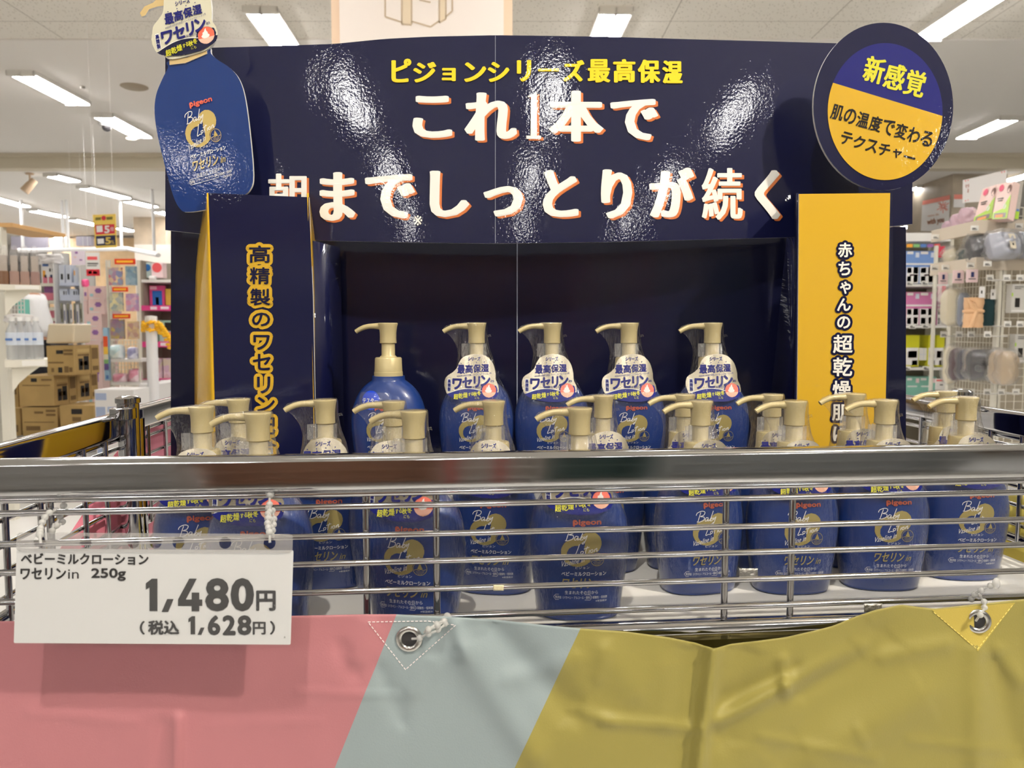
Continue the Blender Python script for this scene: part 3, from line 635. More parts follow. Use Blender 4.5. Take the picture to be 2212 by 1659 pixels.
tx = MB(); tx2 = MB(); e1 = lambda u, v: LC(u, v, .0013); e2 = lambda u, v: LC(u, v, .0005)
for ch, x0, y0, x1, y1 in (('高', 539, 531, 583, 567), ('精', 540, 578, 582, 613), ('製', 541, 624, 583, 659), ('の', 545, 676, 583, 704), ('ワ', 548, 724, 582, 755), ('セ', 547, 765, 584, 799), ('リ', 556, 814, 583, 849), ('ン', 556, 858, 593, 889), ('配', 553, 902, 594, 938), ('合', 555, 948, 596, 984)):
    text(tx, ch, (x0, y0, x1, y1), e1, halo=.8, hn=6); text(tx2, ch, (x0, y0, x1, y1), e2, halo=8, hn=16)
for mb_, m_, lb in ((tx, navy, 'navy vertical lettering'), (tx2, yellow_card, 'yellow outline of the vertical lettering')):
    o = mb_.build('lettering', m_, smooth=False); sub(o, lcol); tag(o, lb)
# right yellow column
RC = lambda u, v, e=0: P(u, v, .868 - e)
rcol = card('column_front', [(1726, 419), (1923, 417), (1917, 700), (1911, 960), (1908, 1150), (1716, 1150), (1721, 960), (1724, 700)], RC, yellow_card)
tag(rcol, 'yellow front of the right column')
side('column_side', [(417, 1725), (700, 1723), (960, 1720), (1120, 1717)], [(417, 1719), (700, 1714), (960, 1708), (1120, 1706)], .8702, .95, navy)
side('column_side', [(417, 1923), (700, 1917), (960, 1911), (1120, 1908)], [(417, 1928), (560, 1930), (700, 1924), (960, 1915), (1120, 1912)], .8702, .95, navy)
tx = MB(); tx2 = MB(); e1 = lambda u, v: RC(u, v, .0013); e2 = lambda u, v: RC(u, v, .0005)
for ch, x0, y0, x1, y1 in (('赤', 1811, 525, 1840, 555), ('ち', 1812, 566, 1836, 594), ('ゃ', 1815, 609, 1837, 634), ('ん', 1809, 645, 1837, 671), ('の', 1809, 684, 1836, 709), ('超', 1800, 724, 1841, 762), ('乾', 1800, 773, 1840, 812), ('燥', 1799, 823, 1838, 862), ('肌', 1798, 874, 1838, 908), ('に', 1800, 922, 1836, 952)):
    text(tx, ch, (x0, y0, x1, y1), e1, halo=.9, hn=6); text(tx2, ch, (x0, y0, x1, y1), e2, halo=6, hn=16)
for mb_, m_, lb in ((tx, lt_white, 'white vertical lettering'), (tx2, navy, 'navy outline of the vertical lettering')):
    o = mb_.build('lettering', m_, smooth=False); sub(o, rcol); tag(o, lb)
# slanted inner wings beside the columns
V = [P(1699, 513, .955), P(1728, 513, .885), P(1722, 1120, .885), P(1640, 1120, .955)]; mb = MB(); mb.add(V, [(0, 3, 2, 1)]); o = KD('side_wing', mb, navy); o.modifiers.new('t', 'SOLIDIFY').thickness = .002
V = [P(678, 520, .885), P(735, 535, .96), P(748, 1120, .96), P(683, 1120, .885)]; mb = MB(); mb.add(V, [(0, 3, 2, 1)]); o = KD('side_wing', mb, navy); o.modifiers.new('t', 'SOLIDIFY').thickness = .002
# round badge
DC = lambda u, v, e=0: P(u, v, .885 - (u - 1908) * .00006 - e)
def ell(cx_, cy_, rx, ry, n=72): return [(cx_ + rx * math.cos(2 * PI * k / n), cy_ + ry * math.sin(2 * PI * k / n)) for k in range(n)][::-1]
badge = card('round_badge', [p for p in ell(1908, 230, 151, 181)], DC, navy, .004)
tag(badge, 'round navy badge with blue and yellow halves')
mb = MB(); n = 60; e1 = lambda u, v: DC(u, v, .0006)
th0 = math.atan2((181 - 241) / 148, (1803.6 - 1912) / 124); th1 = math.atan2((250.5 - 241) / 148, (2035.7 - 1912) / 124)
def arc(a, b): return [(1912 + 124 * math.cos(a + (b - a) * k / n), 241 + 148 * math.sin(a + (b - a) * k / n)) for k in range(n + 1)]
low = arc(th1, th0 + 2 * PI); up = arc(th0, th1)
mb.add([e1(*p) for p in low], [tuple(range(n, -1, -1))]); mb.mi = 1; mb.add([e1(*p) for p in up], [tuple(range(n, -1, -1))]); mb.mi = 2
e2 = lambda u, v: DC(u, v, .001)
for ch, u, v, s in (('新', 1889, 151, 47), ('感', 1933, 166, 47), ('覚', 1977, 180, 47)): text(mb, ch, (u - s * .44, v - s * .58, u + s * .44, v + s * .58), e2, rot=14, halo=1.1, hx=1.8, hn=8)
mb.mi = 3; T = '肌の温度で変わる'
for i, ch in enumerate(T): u = 1809 + i * 27.6; v = 243 + i * 8.1; text(mb, ch, (u - 12.5, v - 16, u + 12.5, v + 16), e2, rot=15, halo=.7, hn=6)
T = 'テクスチャー'
for i, ch in enumerate(T):
    u = 1829 + i * 27.2; v = 299 + i * 8.2; hh = 13 if ch not in 'ャー' else (9 if ch == 'ャ' else 1.5); ww = 12 if ch != 'ャ' else 9; text(mb, ch, (u - ww, v - hh, u + ww, v + hh), e2, rot=15, halo=.7, hn=6)
o = mb.build('badge_print', [yellow_card, disc_blue, lt_lime, lt_black], smooth=False); sub(o, badge)

# ================================================================== BOTTLE GRAPHICS (drawn once, mapped twice)
def emblem(mb, fn, step=3):
    def ins(x, y):
        a = math.hypot(x - 1383, (y - 408)) < 66 or math.hypot((x - 1312) / 95, (y - 460) / 84) < 1
        t = math.hypot(x - 1302, (y - 474)) < 52
        cone = y < 474 and y > 388 and abs(x - (1302 + (474 - y) * .62)) < 44 * (y - 388) / 86
        return a and not (t or cone) and math.hypot(x - 1425, y - 503) > 43
    paint(mb, ins, (1215, 338, 1455, 562), step, fn)
def emblem_badge(mb, fn):
    stroke(mb, [(1425 + 38 * math.cos(2 * PI * k / 24), 503 + 38 * math.sin(2 * PI * k / 24)) for k in range(25)], 3, fn, 1)
    paint(mb, lambda x, y: (1408 < x < 1442 and 472 < y < 506 and abs(x - 1425) < (y - 470) * .42), (1408, 470, 1442, 506), 2, fn)
    stroke(mb, [(1392, 512), (1405, 507), (1418, 512), (1430, 507), (1443, 512), (1458, 507)], 3, fn)
    for j, (y, n) in enumerate(((520, 6), (528, 5), (535, 3))):
        for k in range(n): x = 1425 + (k - (n - 1) / 2) * 8; paint(mb, lambda a, b: True, (x - 2, y - 2, x + 1.9, y + 1.9), 2, fn)
def script(mb, fn, wd=4.2):
    S = [[(1266, 332), (1256, 360), (1246, 392)], [(1236, 352), (1244, 336), (1272, 325), (1292, 331), (1284, 350), (1262, 358), (1286, 362), (1284, 380), (1262, 391), (1240, 392)],
         [(1316, 369), (1302, 366), (1292, 380), (1299, 389), (1314, 372), (1310, 388), (1322, 382)], [(1349, 325), (1334, 362), (1324, 388), (1336, 370), (1344, 374), (1338, 387), (1326, 388)],
         [(1352, 366), (1349, 382), (1366, 362), (1356, 390), (1344, 410), (1336, 408), (1350, 396)],
         [(1322, 412), (1310, 446), (1298, 478), (1316, 472), (1332, 474)], [(1342, 452), (1330, 456), (1331, 468), (1342, 464), (1344, 452)], [(1368, 424), (1358, 450), (1354, 470)], [(1346, 440), (1362, 435), (1378, 430)],
         [(1380, 446), (1375, 464)], [(1397, 443), (1385, 449), (1387, 460), (1398, 456), (1398, 443)], [(1410, 442), (1406, 458), (1412, 444), (1422, 438), (1420, 454), (1428, 450)]]
    for s in S: stroke(mb, s, wd, fn)
    text(mb, 'Vaseline in', (1222, 497, 1352, 530), fn, shear=.35, slant=-14)
def words(mb, fn):
    text(mb, 'ピジョン', (1300, 541, 1380, 557), fn); text(mb, 'ベビーミルクローション', (1222, 574, 1478, 598), fn, halo=.7, hn=6); text(mb, '生まれたその日から', (1242, 688, 1432, 710), fn)
    text(mb, '無添加（パラベン・アルコール・香料）', (1188, 721, 1390, 739), fn); text(mb, '弱酸性・低刺激', (1402, 722, 1488, 738), fn); text(mb, '※保湿成分', (1420, 746, 1486, 758), fn)
    stroke(mb, [(1190, 714), (1388, 714), (1398, 730), (1388, 746), (1190, 746), (1179, 730), (1190, 714)], 2, fn, 1)
def goldwords(mb, fn):
    text(mb, 'ワセリン', (1226, 613, 1412, 672), fn, shear=.3, halo=1.6, hn=6); text(mb, 'in', (1424, 632, 1462, 668), fn, shear=.35, halo=.5, hn=5)
def brand(mb, fn):
    text(mb, 'pigeon', (1288, 274, 1446, 310), fn, halo=1.7, hn=8)
    paint(mb, lambda x, y: math.hypot(x - 1296, y - 286) < 13 and math.hypot(x - 1301, y - 288) > 5 or (1284 < x < 1292 and 286 < y < 308), (1282, 270, 1312, 310), 2, fn)
TAGO = smooth_poly([(1150, 415), (1215, 404), (1290, 420), (1340, 470), (1362, 540), (1367, 602), (1384, 640), (1386, 690), (1366, 728), (1310, 750), (1250, 761), (1150, 757), (1060, 737), (1008, 712), (984, 670), (977, 620), (992, 574), (1035, 545), (1072, 508), (1088, 468), (1112, 434)])
tag_in = inpoly(TAGO)
def wave(x): return 700 - 38 * math.sin((x - 1005) / 300 * PI * .95) if x < 1290 else 690
def tag_art(fn, fn2, m_, step=3):           # material slots: 0 ground 1 wave 2 coral 3 white 4 navy 5 lemon 6 skin
    mb = m_; red = lambda x, y: math.hypot(x - 1316, y - 675) < 52; ring = lambda x, y: math.hypot(x - 1316, y - 675) < 62
    mb.mi = 0; paint(mb, lambda x, y: tag_in(x, y) and not ((y > wave(x)) or ring(x, y) and y > 640 or red(x, y)), (974, 400, 1390, 764), step, fn)
    mb.mi = 1; paint(mb, lambda x, y: tag_in(x, y) and (y > wave(x) or ring(x, y) and y > 640) and not red(x, y), (974, 400, 1390, 764), step, fn)
    dol = lambda x, y: math.hypot((x - 1312) / 25, (y - 678) / 14) < 1 or math.hypot((x - 1312) / 17, (y - 662) / 12) < 1 or (632 < y < 660 and abs(x - 1314 + (y - 645) * .2) < (y - 630) * .4)
    mb.mi = 2; paint(mb, lambda x, y: red(x, y) and not dol(x, y) and y < 690, (1262, 620, 1370, 730), step, fn)
    mb.mi = 6; paint(mb, lambda x, y: red(x, y) and not dol(x, y) and y >= 690, (1262, 620, 1370, 730), step, fn)
    mb.mi = 3; paint(mb, lambda x, y: red(x, y) and dol(x, y), (1262, 620, 1370, 730), step, fn)
    paint(mb, lambda x, y: inpoly(rrect(999, 588, 1031, 687, 14))(x, y), (997, 586, 1033, 689), step, fn2)
    stroke(mb, [(x, wave(x) - 1) for x in range(1012, 1275, 12)], 4, fn2, 1)
    f3 = lambda x, y: fn2(x, y) + (fn2(x, y) - fn(x, y))
    mb.mi = 4; text(mb, 'シリーズ', (1156, 425, 1248, 454), f3, halo=1, hn=6)
    for i, ch in enumerate('最高保湿'): text(mb, ch, (1077 + i * 60, 486 - i * 2, 1132 + i * 60, 550 - i * 5), f3, halo=2, hn=7); paint(mb, lambda a, b: True, (1101 + i * 58, 472 - i * 4, 1106 + i * 58, 477 - i * 4), 3, f3)
    text(mb, '※2024年10月自社保湿シリーズミルクローション内', (1072, 550, 1332, 566), f3, slant=-5)
    for ch, x0, x1, y0, y1 in (('ワ', 1042, 1108, 590, 664), ('セ', 1118, 1186, 580, 654), ('リ', 1204, 1246, 572, 650), ('ン', 1256, 1322, 566, 640)): text(mb, ch, (x0, y0, x1, y1), f3, halo=4, hn=8)
    text(mb, 'in', (1328, 592, 1350, 614), f3); text(mb, '（保湿成分）', (1186, 642, 1262, 660), f3)
    for i, ch in enumerate('高精製'): text(mb, ch, (1004, 594 + i * 30, 1026, 621 + i * 30), f3, halo=1, hn=6)
    mb.mi = 5
    for i, ch in enumerate('超乾燥'): text(mb, ch, (1052 + i * 36, 702 - i * 6, 1085 + i * 36, 741 - i * 6), f3, halo=1, hn=6)
    for i, ch in enumerate('する'): text(mb, ch, (1162 + i * 20, 692 - i * 5, 1179 + i * 20, 716 - i * 5), f3, halo=.6, hn=5)
    for i, ch in enumerate('秋冬'): text(mb, ch, (1200 + i * 29, 684 - i * 6, 1227 + i * 29, 716 - i * 6), f3, halo=1, hn=6)
    text(mb, 'にも', (1212, 720, 1244, 738), f3)
# ---- bottle cutout on the display
CUT = lambda u, v, e=0: P(u, v, .888 - e)
body_px = [(366, 130), (363, 146), (350, 172), (337, 206), (334, 245), (342, 300), (362, 380), (376, 428), (389, 451), (404, 458), (450, 451), (520, 425), (541, 408), (547, 378), (541, 300), (530, 215), (517, 172), (497, 147), (470, 129), (456, 116), (446, 100)]
cut = card('bottle_cutout', smooth_poly(body_px, 4)[::-1][:] if False else list(reversed(smooth_poly(body_px, 4)))[::-1], CUT, cut_blue, .004); tag(cut, 'flat card cutout of a blue pump bottle')
def cb(x, y, e=.0008):
    dx = (x - 1340) * .144; dz = 60 - (868 - y) * .144; u = 437 + dx * 2.15 * .96 + dz * 2.55 * .19; v = 281 + dx * 2.15 * -.276 + dz * 2.55 * .98; return CUT(u, v, e)
mb = MB(); emblem(mb, cb); mb.mi = 1; f1 = lambda x, y: cb(x, y, .0012); script(mb, f1); words(mb, f1); mb.mi = 0; goldwords(mb, f1); emblem_badge(mb, f1); mb.mi = 2; brand(mb, f1)
o = mb.build('cutout_print', [cut_gold, lt_white, cut_red], smooth=False); sub(o, cut)
def ct(x, y, e=.0):
    dx = (x - 1315) * .1437; dz = (y - 675) * .1437; return CUT(445 + dx * 2.36 + dz * .37, 76 - dx * .62 + dz * 2.42, .004 + e)
tago = [(1040, 405)] ; mb = MB()
TAGC = smooth_poly([(452, -20), (457, 20), (457, 50), (465, 70), (463, 90), (445, 108), (400, 122), (365, 127), (345, 110), (331, 88), (330, 60), (342, 42), (352, 25), (354, -5), (358, -60), (385, -85), (440, -80)], 4)
ctag = card('cutout_tag', TAGC[::-1][::-1], lambda u, v: CUT(u, v, .003), cut_tag, .004); tag(ctag, 'flat printed tag and pump top of the cutout')
mb = MB(); tag_art(lambda x, y: ct(x, y, .0), lambda x, y: ct(x, y, .0004), mb); o = mb.build('tag_print', [cut_tag, navy, cut_red, lt_white, disc_blue, lt_lime, MATS['peach_ink']], smooth=False); sub(o, ctag)
mb = MB(); V = [(352, -14), (330, 6), (312, 14), (302, 28), (306, 36), (314, 33), (322, 20), (340, 14), (358, 12)]; spc = card('cutout_spout', V, lambda u, v: CUT(u, v, .002), lam('laminated_beige_spout_print', (206, 180, 128)), .004)
V = [(366, 129), (404, 124), (446, 104), (447, 116), (400, 136), (366, 140)]; card('cutout_collar', V, lambda u, v: CUT(u, v, .0015), MATS['laminated_beige_spout_print'], .003)

# ================================================================== RISER AND BOTTLES
HB = .1765
mb = MB(); zr = H - .179; b0_, b1_ = .268, .335
vs = [P(u, 900, Y) for u, Y in ((738, .845), (1650, .86), (1650, .935), (738, .92))]
mb.add([Vector((p.x, p.y, z)) for z in (DECK, zr) for p in vs], [(0, 3, 2, 1), (4, 5, 6, 7), (0, 1, 5, 4), (1, 2, 6, 5), (2, 3, 7, 6), (3, 0, 4, 7)])
tag(mb.build('display_riser', riser_m, smooth=False), 'low white riser under the back row of bottles, glimpsed between the front bottles', 'riser')
WZ = [(0, .0325), (.0015, .0345), (.02, .0372), (.04, .0400), (.056, .0415), (.066, .0418), (.075, .0412), (.085, .0393), (.0925, .0365), (.0995, .0330), (.105, .0288), (.109, .0245), (.112, .0205), (.1135, .0183), (.1182, .0178)]
DZ = [(0, .0200), (.0015, .0215), (.02, .0235), (.04, .0255), (.056, .0265), (.066, .0265), (.075, .0262), (.085, .0252), (.0925, .0242), (.0995, .0228), (.105, .0212), (.109, .0198), (.112, .0187), (.1135, .0183), (.1182, .0178)]
def cr(tab, x):
    n = len(tab)
    for i in range(n - 1):
        if x <= tab[i + 1][0] or i == n - 2:
            x0, p1 = tab[i]; x1, p2 = tab[i + 1]; p0 = tab[max(i - 1, 0)][1]; p3 = tab[min(i + 2, n - 1)][1]; t = max(0, min(1, (x - x0) / (x1 - x0)))
            xa = tab[max(i - 1, 0)][0]; xb = tab[min(i + 2, n - 1)][0]; m1 = (p2 - p0) / (x1 - xa) * (x1 - x0); m2 = (p3 - p1) / (xb - x0) * (x1 - x0)
            return (2 * t ** 3 - 3 * t * t + 1) * p1 + (t ** 3 - 2 * t * t + t) * m1 + (-2 * t ** 3 + 3 * t * t) * p2 + (t ** 3 - t * t) * m2
def pw(z): return 2.35 if z < .095 else max(2, 2.35 - (z - .095) / .018 * .35)
def ringb(z, n=56, g=0):
    p = pw(z); a = cr(WZ, z) + g; d = cr(DZ, z) + g; out = []
    for k in range(n):
        t = 2 * PI * k / n; c, s = math.cos(t), math.sin(t); out.append(Vector((math.copysign(abs(c) ** (2 / p), c) * a, math.copysign(abs(s) ** (2 / p), s) * d, z)))
    return out
def front(x, z, e=.0004):
    z = max(.001, min(.117, z)); p = pw(z); a = cr(WZ, z); q = min(.98, abs(x) / a); return Vector((x, -cr(DZ, z) * (1 - q ** p) ** (1 / p) - e, z))
def bp_(x, y, e=.0003): return front((x - 1340) * .000144, (868 - y) * .000144 + .0015, e)
def tg(x, y, e=0):
    X = (x - 1210) * .0001437; Z = HB - (y - 170) * .0001437; return Vector((X, -(.0188 + (.1427 - Z) / .051 * .0102) + X * X * 5 - e, Z))
def make_bottle(wrapped):
    t = thing('lotion_bottle', 'x', 'bottle')
    m = MB(); zs = [0, .0008, .0018, .004, .01, .02, .03, .04, .05, .06, .068, .076, .084, .09, .095, .0995, .1035, .107, .1095, .1115, .113, .1136, .1182]
    rg = [ringb(z) for z in zs]; rg[0] = [Vector((p.x * .93, p.y * .9, 0)) for p in rg[0]]; m.loft(rg); body = m.build('body', blue, t, angle=50)
    m = MB(); emblem(m, bp_); m.mi = 1; f1 = lambda x, y: bp_(x, y, .0006); script(m, f1); words(m, f1); m.mi = 0; goldwords(m, f1); emblem_badge(m, f1); m.mi = 2; brand(m, f1)
    m.build('printed_label', [p_gold, p_white, p_red], body, smooth=False)
    m = MB(); m.lathe([(.0001, .1172), (.0150, .1172), (.0158, .118), (.0157, .1225), (.0153, .1228), (.0147, .1372), (.0138, .1385), (.0095, .1388), (.0085, .140)], 40)
    for k in range(0): pass
    m.build('collar', pump_m, t)
    m = MB(); m.lathe([(.0086, .1385), (.0082, .1402), (.0074, .1412), (.0074, .158)], 32); m.build('stem', pump_m, t)
    m = MB(); m.lathe([(.0001, .154), (.0086, .154), (.0092, .1545), (.0090, .160), (.0091, .166), (.0098, .1715), (.0107, .1752), (.0106, .1760), (.0099, .1765), (.0001, .1766)], 36); hd_ = m.build('pump_head', pump_m, t)
    m = MB(); path = [(-.004, 0, .1722), (-.010, 0, .1728), (-.0165, 0, .1729), (-.0222, 0, .1726), (-.0275, 0, .1714), (-.0320, 0, .1695), (-.0352, 0, .1677), (-.0366, 0, .1667)]
    m.tube(path, [.0042, .0036, .0030, .0028, .0028, .0027, .0026, .0026], 16); m.build('spout', pump_m, hd_)
    if wrapped:
        ZL = [(z_, cr(WZ, z_) + .0007, cr(WZ, z_) + .0007, cr(DZ, z_) + .0009, cr(DZ, z_) + .0007) for z_ in (.003, .02, .04, .056, .066, .075, .083)] + [(.0890, .0388, .0388, .0270, .0258), (.0940, .0372, .0372, .0308, .025), (.100, .0345, .0342, .0300, .0238), (.108, .0298, .0296, .0284, .021), (.115, .0262, .0252, .0268, .0195), (.125, .0232, .0214, .0240, .0180), (.135, .0216, .0192, .0218, .0172), (.1415, .0212, .0168, .0196, .0155), (.147, .0218, .0148, .0160, .0140), (.153, .0236, .0136, .0136, .0128), (.158, .0262, .0130, .0124, .0120), (.1625, .0300, .0124, .0120, .0118), (.1660, .0340, .0120, .0118, .0116), (.1685, .0372, .0119, .0118, .0116), (.1705, .0372, .0118, .0117, .0116), (.1730, .0345, .0118, .0116, .0115), (.1755, .0270, .0117, .0115, .0114), (.1772, .0110, .0110, .0108, .0108)]
        n = 48; rings = []
        for z, L, Rr, Wf, Wb in ZL:
            r = []
            for k in range(n):
                a = 2 * PI * k / n; c, s = math.cos(a), math.sin(a); pe = 2 / pw(z) if z < .1 else 1; c = math.copysign(abs(c) ** pe, c); s = math.copysign(abs(s) ** pe, s); x = c * (Rr if c > 0 else L); y = s * (Wb if s > 0 else Wf)
                if z > .128 and x < -.010: y *= max(.30, 1 - (-.010 - x) / .016 * .7 * min(1, (z - .128) / .02))
                w_ = noise.noise((x * 160, y * 160, z * 90)) * (.0007 if z > .086 else .00015)
                r.append(Vector((x + c * w_, y + s * w_, z)))
            rings.append(r)
        m = MB(); m.loft(rings, cap=False); m.add([rings[-1][k] for k in range(n)], [tuple(range(n))]); m.tube([(.0125, -.002, .162), (.0150, -.002, .1628), (.0162, -.002, .1612)], [.0016, .0012, .0002], 6)
        m.build('shrink_film', film, t, angle=180)
        m = MB(); n = 28; m.loft([[Vector((.0108 * math.cos(2 * PI * k / n), .0108 * math.sin(2 * PI * k / n), z)) for k in range(n)] for z in (.1392, .1538)], cap=False); m.box(-.0165, -.0035, .1392, -.0098, -.0025, .1538)
        m.build('pump_lock_clip', clip_m, t)
        m = MB(); tag_art(lambda x, y: tg(x, y), lambda x, y: tg(x, y, .0003), m); tgo = m.build('neck_tag', [silver, p_wave, p_coral, p_white, p_navy, p_lemon, p_skin], t, smooth=True, angle=30)
        tgo.modifiers.new('thickness', 'SOLIDIFY').thickness = .0003 if False else .0002
        tgo.modifiers.remove(tgo.modifiers[0])
    else:
        fs = lambda x, y, e=.0006: front((x - 495) * .0001437, HB - (y - 170) * .0001437, e)
        m = MB(); paint(m, lambda x, y: math.hypot(x - 403, y - 752) < 72, (330, 678, 478, 826), 3, fs); m.mi = 1; text(m, 'テスター', (338, 735, 464, 774), lambda x, y: fs(x, y, .0010), halo=1.5, hn=6)
        m.build('tester_sticker', [mat('bright_blue_sticker', (14, 70, 214), .3), p_white], t, smooth=False)
        m = MB(); paint(m, lambda x, y: True, (306, 694, 550, 800), 6, lambda x, y: fs(x, y, .0012)); m.build('clear_tape', film_mat('clear_tape_film', .03, .25, haze=.05, bump=False), t, smooth=False)
    return t
proto = make_bottle(True)
tester = make_bottle(False)
GR = 'film-wrapped blue lotion bottles in the cart'
FRONT = [  # pump-head pixel column, distance, yaw from the label, label
    (435, .682, 8, 'wrapped lotion bottle farthest left, its lower half hidden behind the price sign'),
    (515, .752, 5, 'wrapped lotion bottle whose pump shows between and behind the two leftmost front pumps'),
    (556, .632, 2, 'wrapped lotion bottle right behind the price sign, nearest bottle at the left'),
    (702, .745, 10, 'wrapped lotion bottle, pump standing alone before the right edge of the navy column'),
    (850, .728, 0, 'wrapped lotion bottle just in front of the tester, pump behind another pump'),
    (893, .645, -10, 'near wrapped lotion bottle framed by two upright wires, below the tester bottle'),
    (1066, .732, -8, 'wrapped lotion bottle with its pump in front of the second bottle of the back row'),
    (1303, .792, 6, 'wrapped lotion bottle set back behind the central foremost bottle, only pump and tag showing'),
    (1252, .668, 2, 'wrapped lotion bottle standing foremost in the centre, full base visible on the white deck'),
    (1478, .803, 6, 'wrapped lotion bottle hidden except its pump, in front of the last back-row bottle'),
    (1514, .732, 12, 'wrapped front-row lotion bottle crossed at its right by an upright wire, beside silver tape'),
    (1668, .803, 5, 'wrapped lotion bottle whose pump shows just left of the yellow column, behind another pump'),
    (1717, .732, 4, 'wrapped lotion bottle in the front row crossed in the middle by an upright wire'),
    (1845, .812, 6, 'wrapped lotion bottle whose pump covers the last lettering of the yellow column'),
    (1912, .742, 0, 'wrapped front-row lotion bottle below the right edge of the yellow column'),
    (2043, .842, 4, 'wrapped lotion bottle behind the rightmost one, pump beside the dark right-hand rail'),
    (2088, .772, 0, 'wrapped lotion bottle farthest right in the cart, above the eyelet of the yellow cloth')]
REAR = [(1030, .880, -2, 'wrapped lotion bottle right beside the tester in the raised back row'),
    (1192, .880, 0, 'wrapped lotion bottle third from the left in the raised back row'),
    (1357, .882, 4, 'wrapped lotion bottle fourth from the left in the raised back row'),
    (1536, .884, 1, 'wrapped lotion bottle at the right end of the raised back row')]
first = True
for lst, zb in ((FRONT, DECK), (REAR, zr)):
    for u, Y, yaw, lab in lst:
        o = proto if first else copy_tree(proto); first = False
        p = P(u, 870, Y); o.location = (p.x, p.y, zb); o.scale = (1.037, 1.037, 1.037); o.rotation_euler.z = math.radians(yaw); tag(o, lab, 'bottle', GR if zb == DECK else 'film-wrapped lotion bottles of the raised back row')
p = P(838, 700, .880); tester.scale = (1.037, 1.037, 1.037); tester.location = (p.x, p.y, zr); tester.rotation_euler.z = math.radians(-8)
tag(tester, 'blue lotion bottle without film wearing a round blue tester sticker, pump raised', 'bottle')

# ================================================================== PILLAR WITH GIFT-BOX POSTER
pil = mat('peach_pillar_paint', (236, 208, 180), .55); pz = MB(); pA = P(716, 60, 4.0); pB = P(1107, 60, 4.0)
struct('wall_pillar', MB().box(pA.x, 4.0, 0, pB.x, 4.5, CEIL), pil)
m = MB(); a = P(735, 92, 3.99); b = P(1088, -60, 3.99); m.box(a.x, 3.982, 1.0, b.x, 3.999, CEIL - .01)
poster = m.build('gift_poster', mat('pinkish_white_poster', (238, 228, 220), .5), smooth=False); tag(poster, 'pinkish white panel with a beige gift-box line drawing on the pillar above the display', 'poster')
m = MB(); lf = lambda u, v: P(u, v, 3.9805); ol = 3.5
for q in ([(832, -60), (832, 36)], [(832, 36), (868, 48)], [(868, -60), (868, 52)], [(868, 52), (889, 54)], [(889, 52), (889, -60)], [(889, 46), (930, 58)], [(930, 58), (949, 45)], [(949, -60), (949, 49)], [(949, 49), (963, 41)], [(963, 41), (963, -60)], [(963, 36), (977, 24)], [(977, 24), (977, -60)], [(906, 0), (930, 5)]):
    stroke(m, q, ol, lf, 1)
m.mi = 1
for q in ([(870, -60), (887, -60), (887, 52), (870, 50)], [(951, -60), (961, -60), (961, 42), (951, 47)]): m.add([lf(*c) + Vector((0, .0004, 0)) for c in q], [(0, 3, 2, 1)])
m.build('gift_box_drawing', [mat('beige_drawing_line', (196, 176, 150), .6), mat('pale_beige_ribbon', (226, 208, 180), .6)], poster, smooth=False)

# ================================================================== LEFT BACKGROUND
def bx(name, label, cat, u0, v0, u1, v1, D, dep, m, group=None, deco=None, z0=None, parent=None, bevel=0, top=None):
    a = P(u0, v0, D); b = P(u1, v1, D); mats = list(m) if isinstance(m, (list, tuple)) else [m]; mb = MB()
    zb = b.z if z0 is None else z0
    mb.box(a.x, D, zb, b.x, D + dep, a.z)
    for (s0, t0, s1, t1, dm) in (deco or []):
        if dm not in mats: mats.append(dm)
        mb.mi = mats.index(dm); x0, x1 = a.x + (b.x - a.x) * s0, a.x + (b.x - a.x) * s1; za, zc = a.z + (zb - a.z) * t0, a.z + (zb - a.z) * t1
        mb.box(x0, D - .002, zc, x1, D + .0005, za)
    o = mb.build(name, mats, parent, smooth=False, bevel=bevel)
    return tag(o, label, cat, group) if label else o
def side_deco(o_mb): pass
cream = mat('cream_shelf_enamel', (222, 218, 204), .45); shelf_w = mat('white_shelf_enamel', (232, 230, 226), .45); pricew = mat('white_price_strip', (236, 234, 228), .5)
carton = mat('brown_cardboard', (176, 146, 92), .75, var=(6, .06)); carton_p = mat('brown_carton_print', (118, 92, 54), .8); black_p = mat('black_print', (34, 30, 28), .7); tan_p = mat('tan_carton_label', (196, 168, 112), .75)
# ---- near-left gondola
gon = thing('shelf_unit', 'cream gondola shelf unit at the left edge holding clear-wrapped packs', 'shelf', P(10, 900, 4.5))
def KG(n, mb, m, par=gon, **k): return keep(mb.build(n, m, smooth=False, **k), par)
D = 4.5
m = MB(); a = P(3, 490, D); b = P(26, 950, D); m.box(b.x - .055, D, 0, b.x - .005, D + .05, a.z); KG('post', m, cream)
m = MB(); m.box(P(-60, 500, D).x, D + .02, a.z + .002, P(23, 500, D).x, D + .55, P(10, 485, D).z + .012); KG('top_board', m, mat('wood_top_board', (204, 162, 108), .5))
m = MB(); m.box(b.x - .7, D + .03, .1, b.x - .06, D + .04, a.z); 
for k in range(34): m.box(b.x - .075, D + .012, .2 + k * .045, b.x - .06, D + .03, .215 + k * .045)
KG('back_panel', m, mat('grey_perforated_steel', (176, 172, 160), .6))
def shelf_frame(u0, u1, Df):           # the unit is turned so that its shelves point along the line of sight at their outer end
    A = P(u0, 700, Df); d = Vector(((u1 - CX) / F, 1, 0)).normalized(); B = d * (A.x * d.x + A.y * d.y); A2 = Vector((A.x, A.y, 0)); ex = (B - A2); W_ = ex.length; ex.normalize()
    return Matrix(((ex.x, d.x, 0, A.x), (ex.y, d.y, 0, A.y), (0, 0, 1, 0), (0, 0, 0, 1))), W_
SF = {}
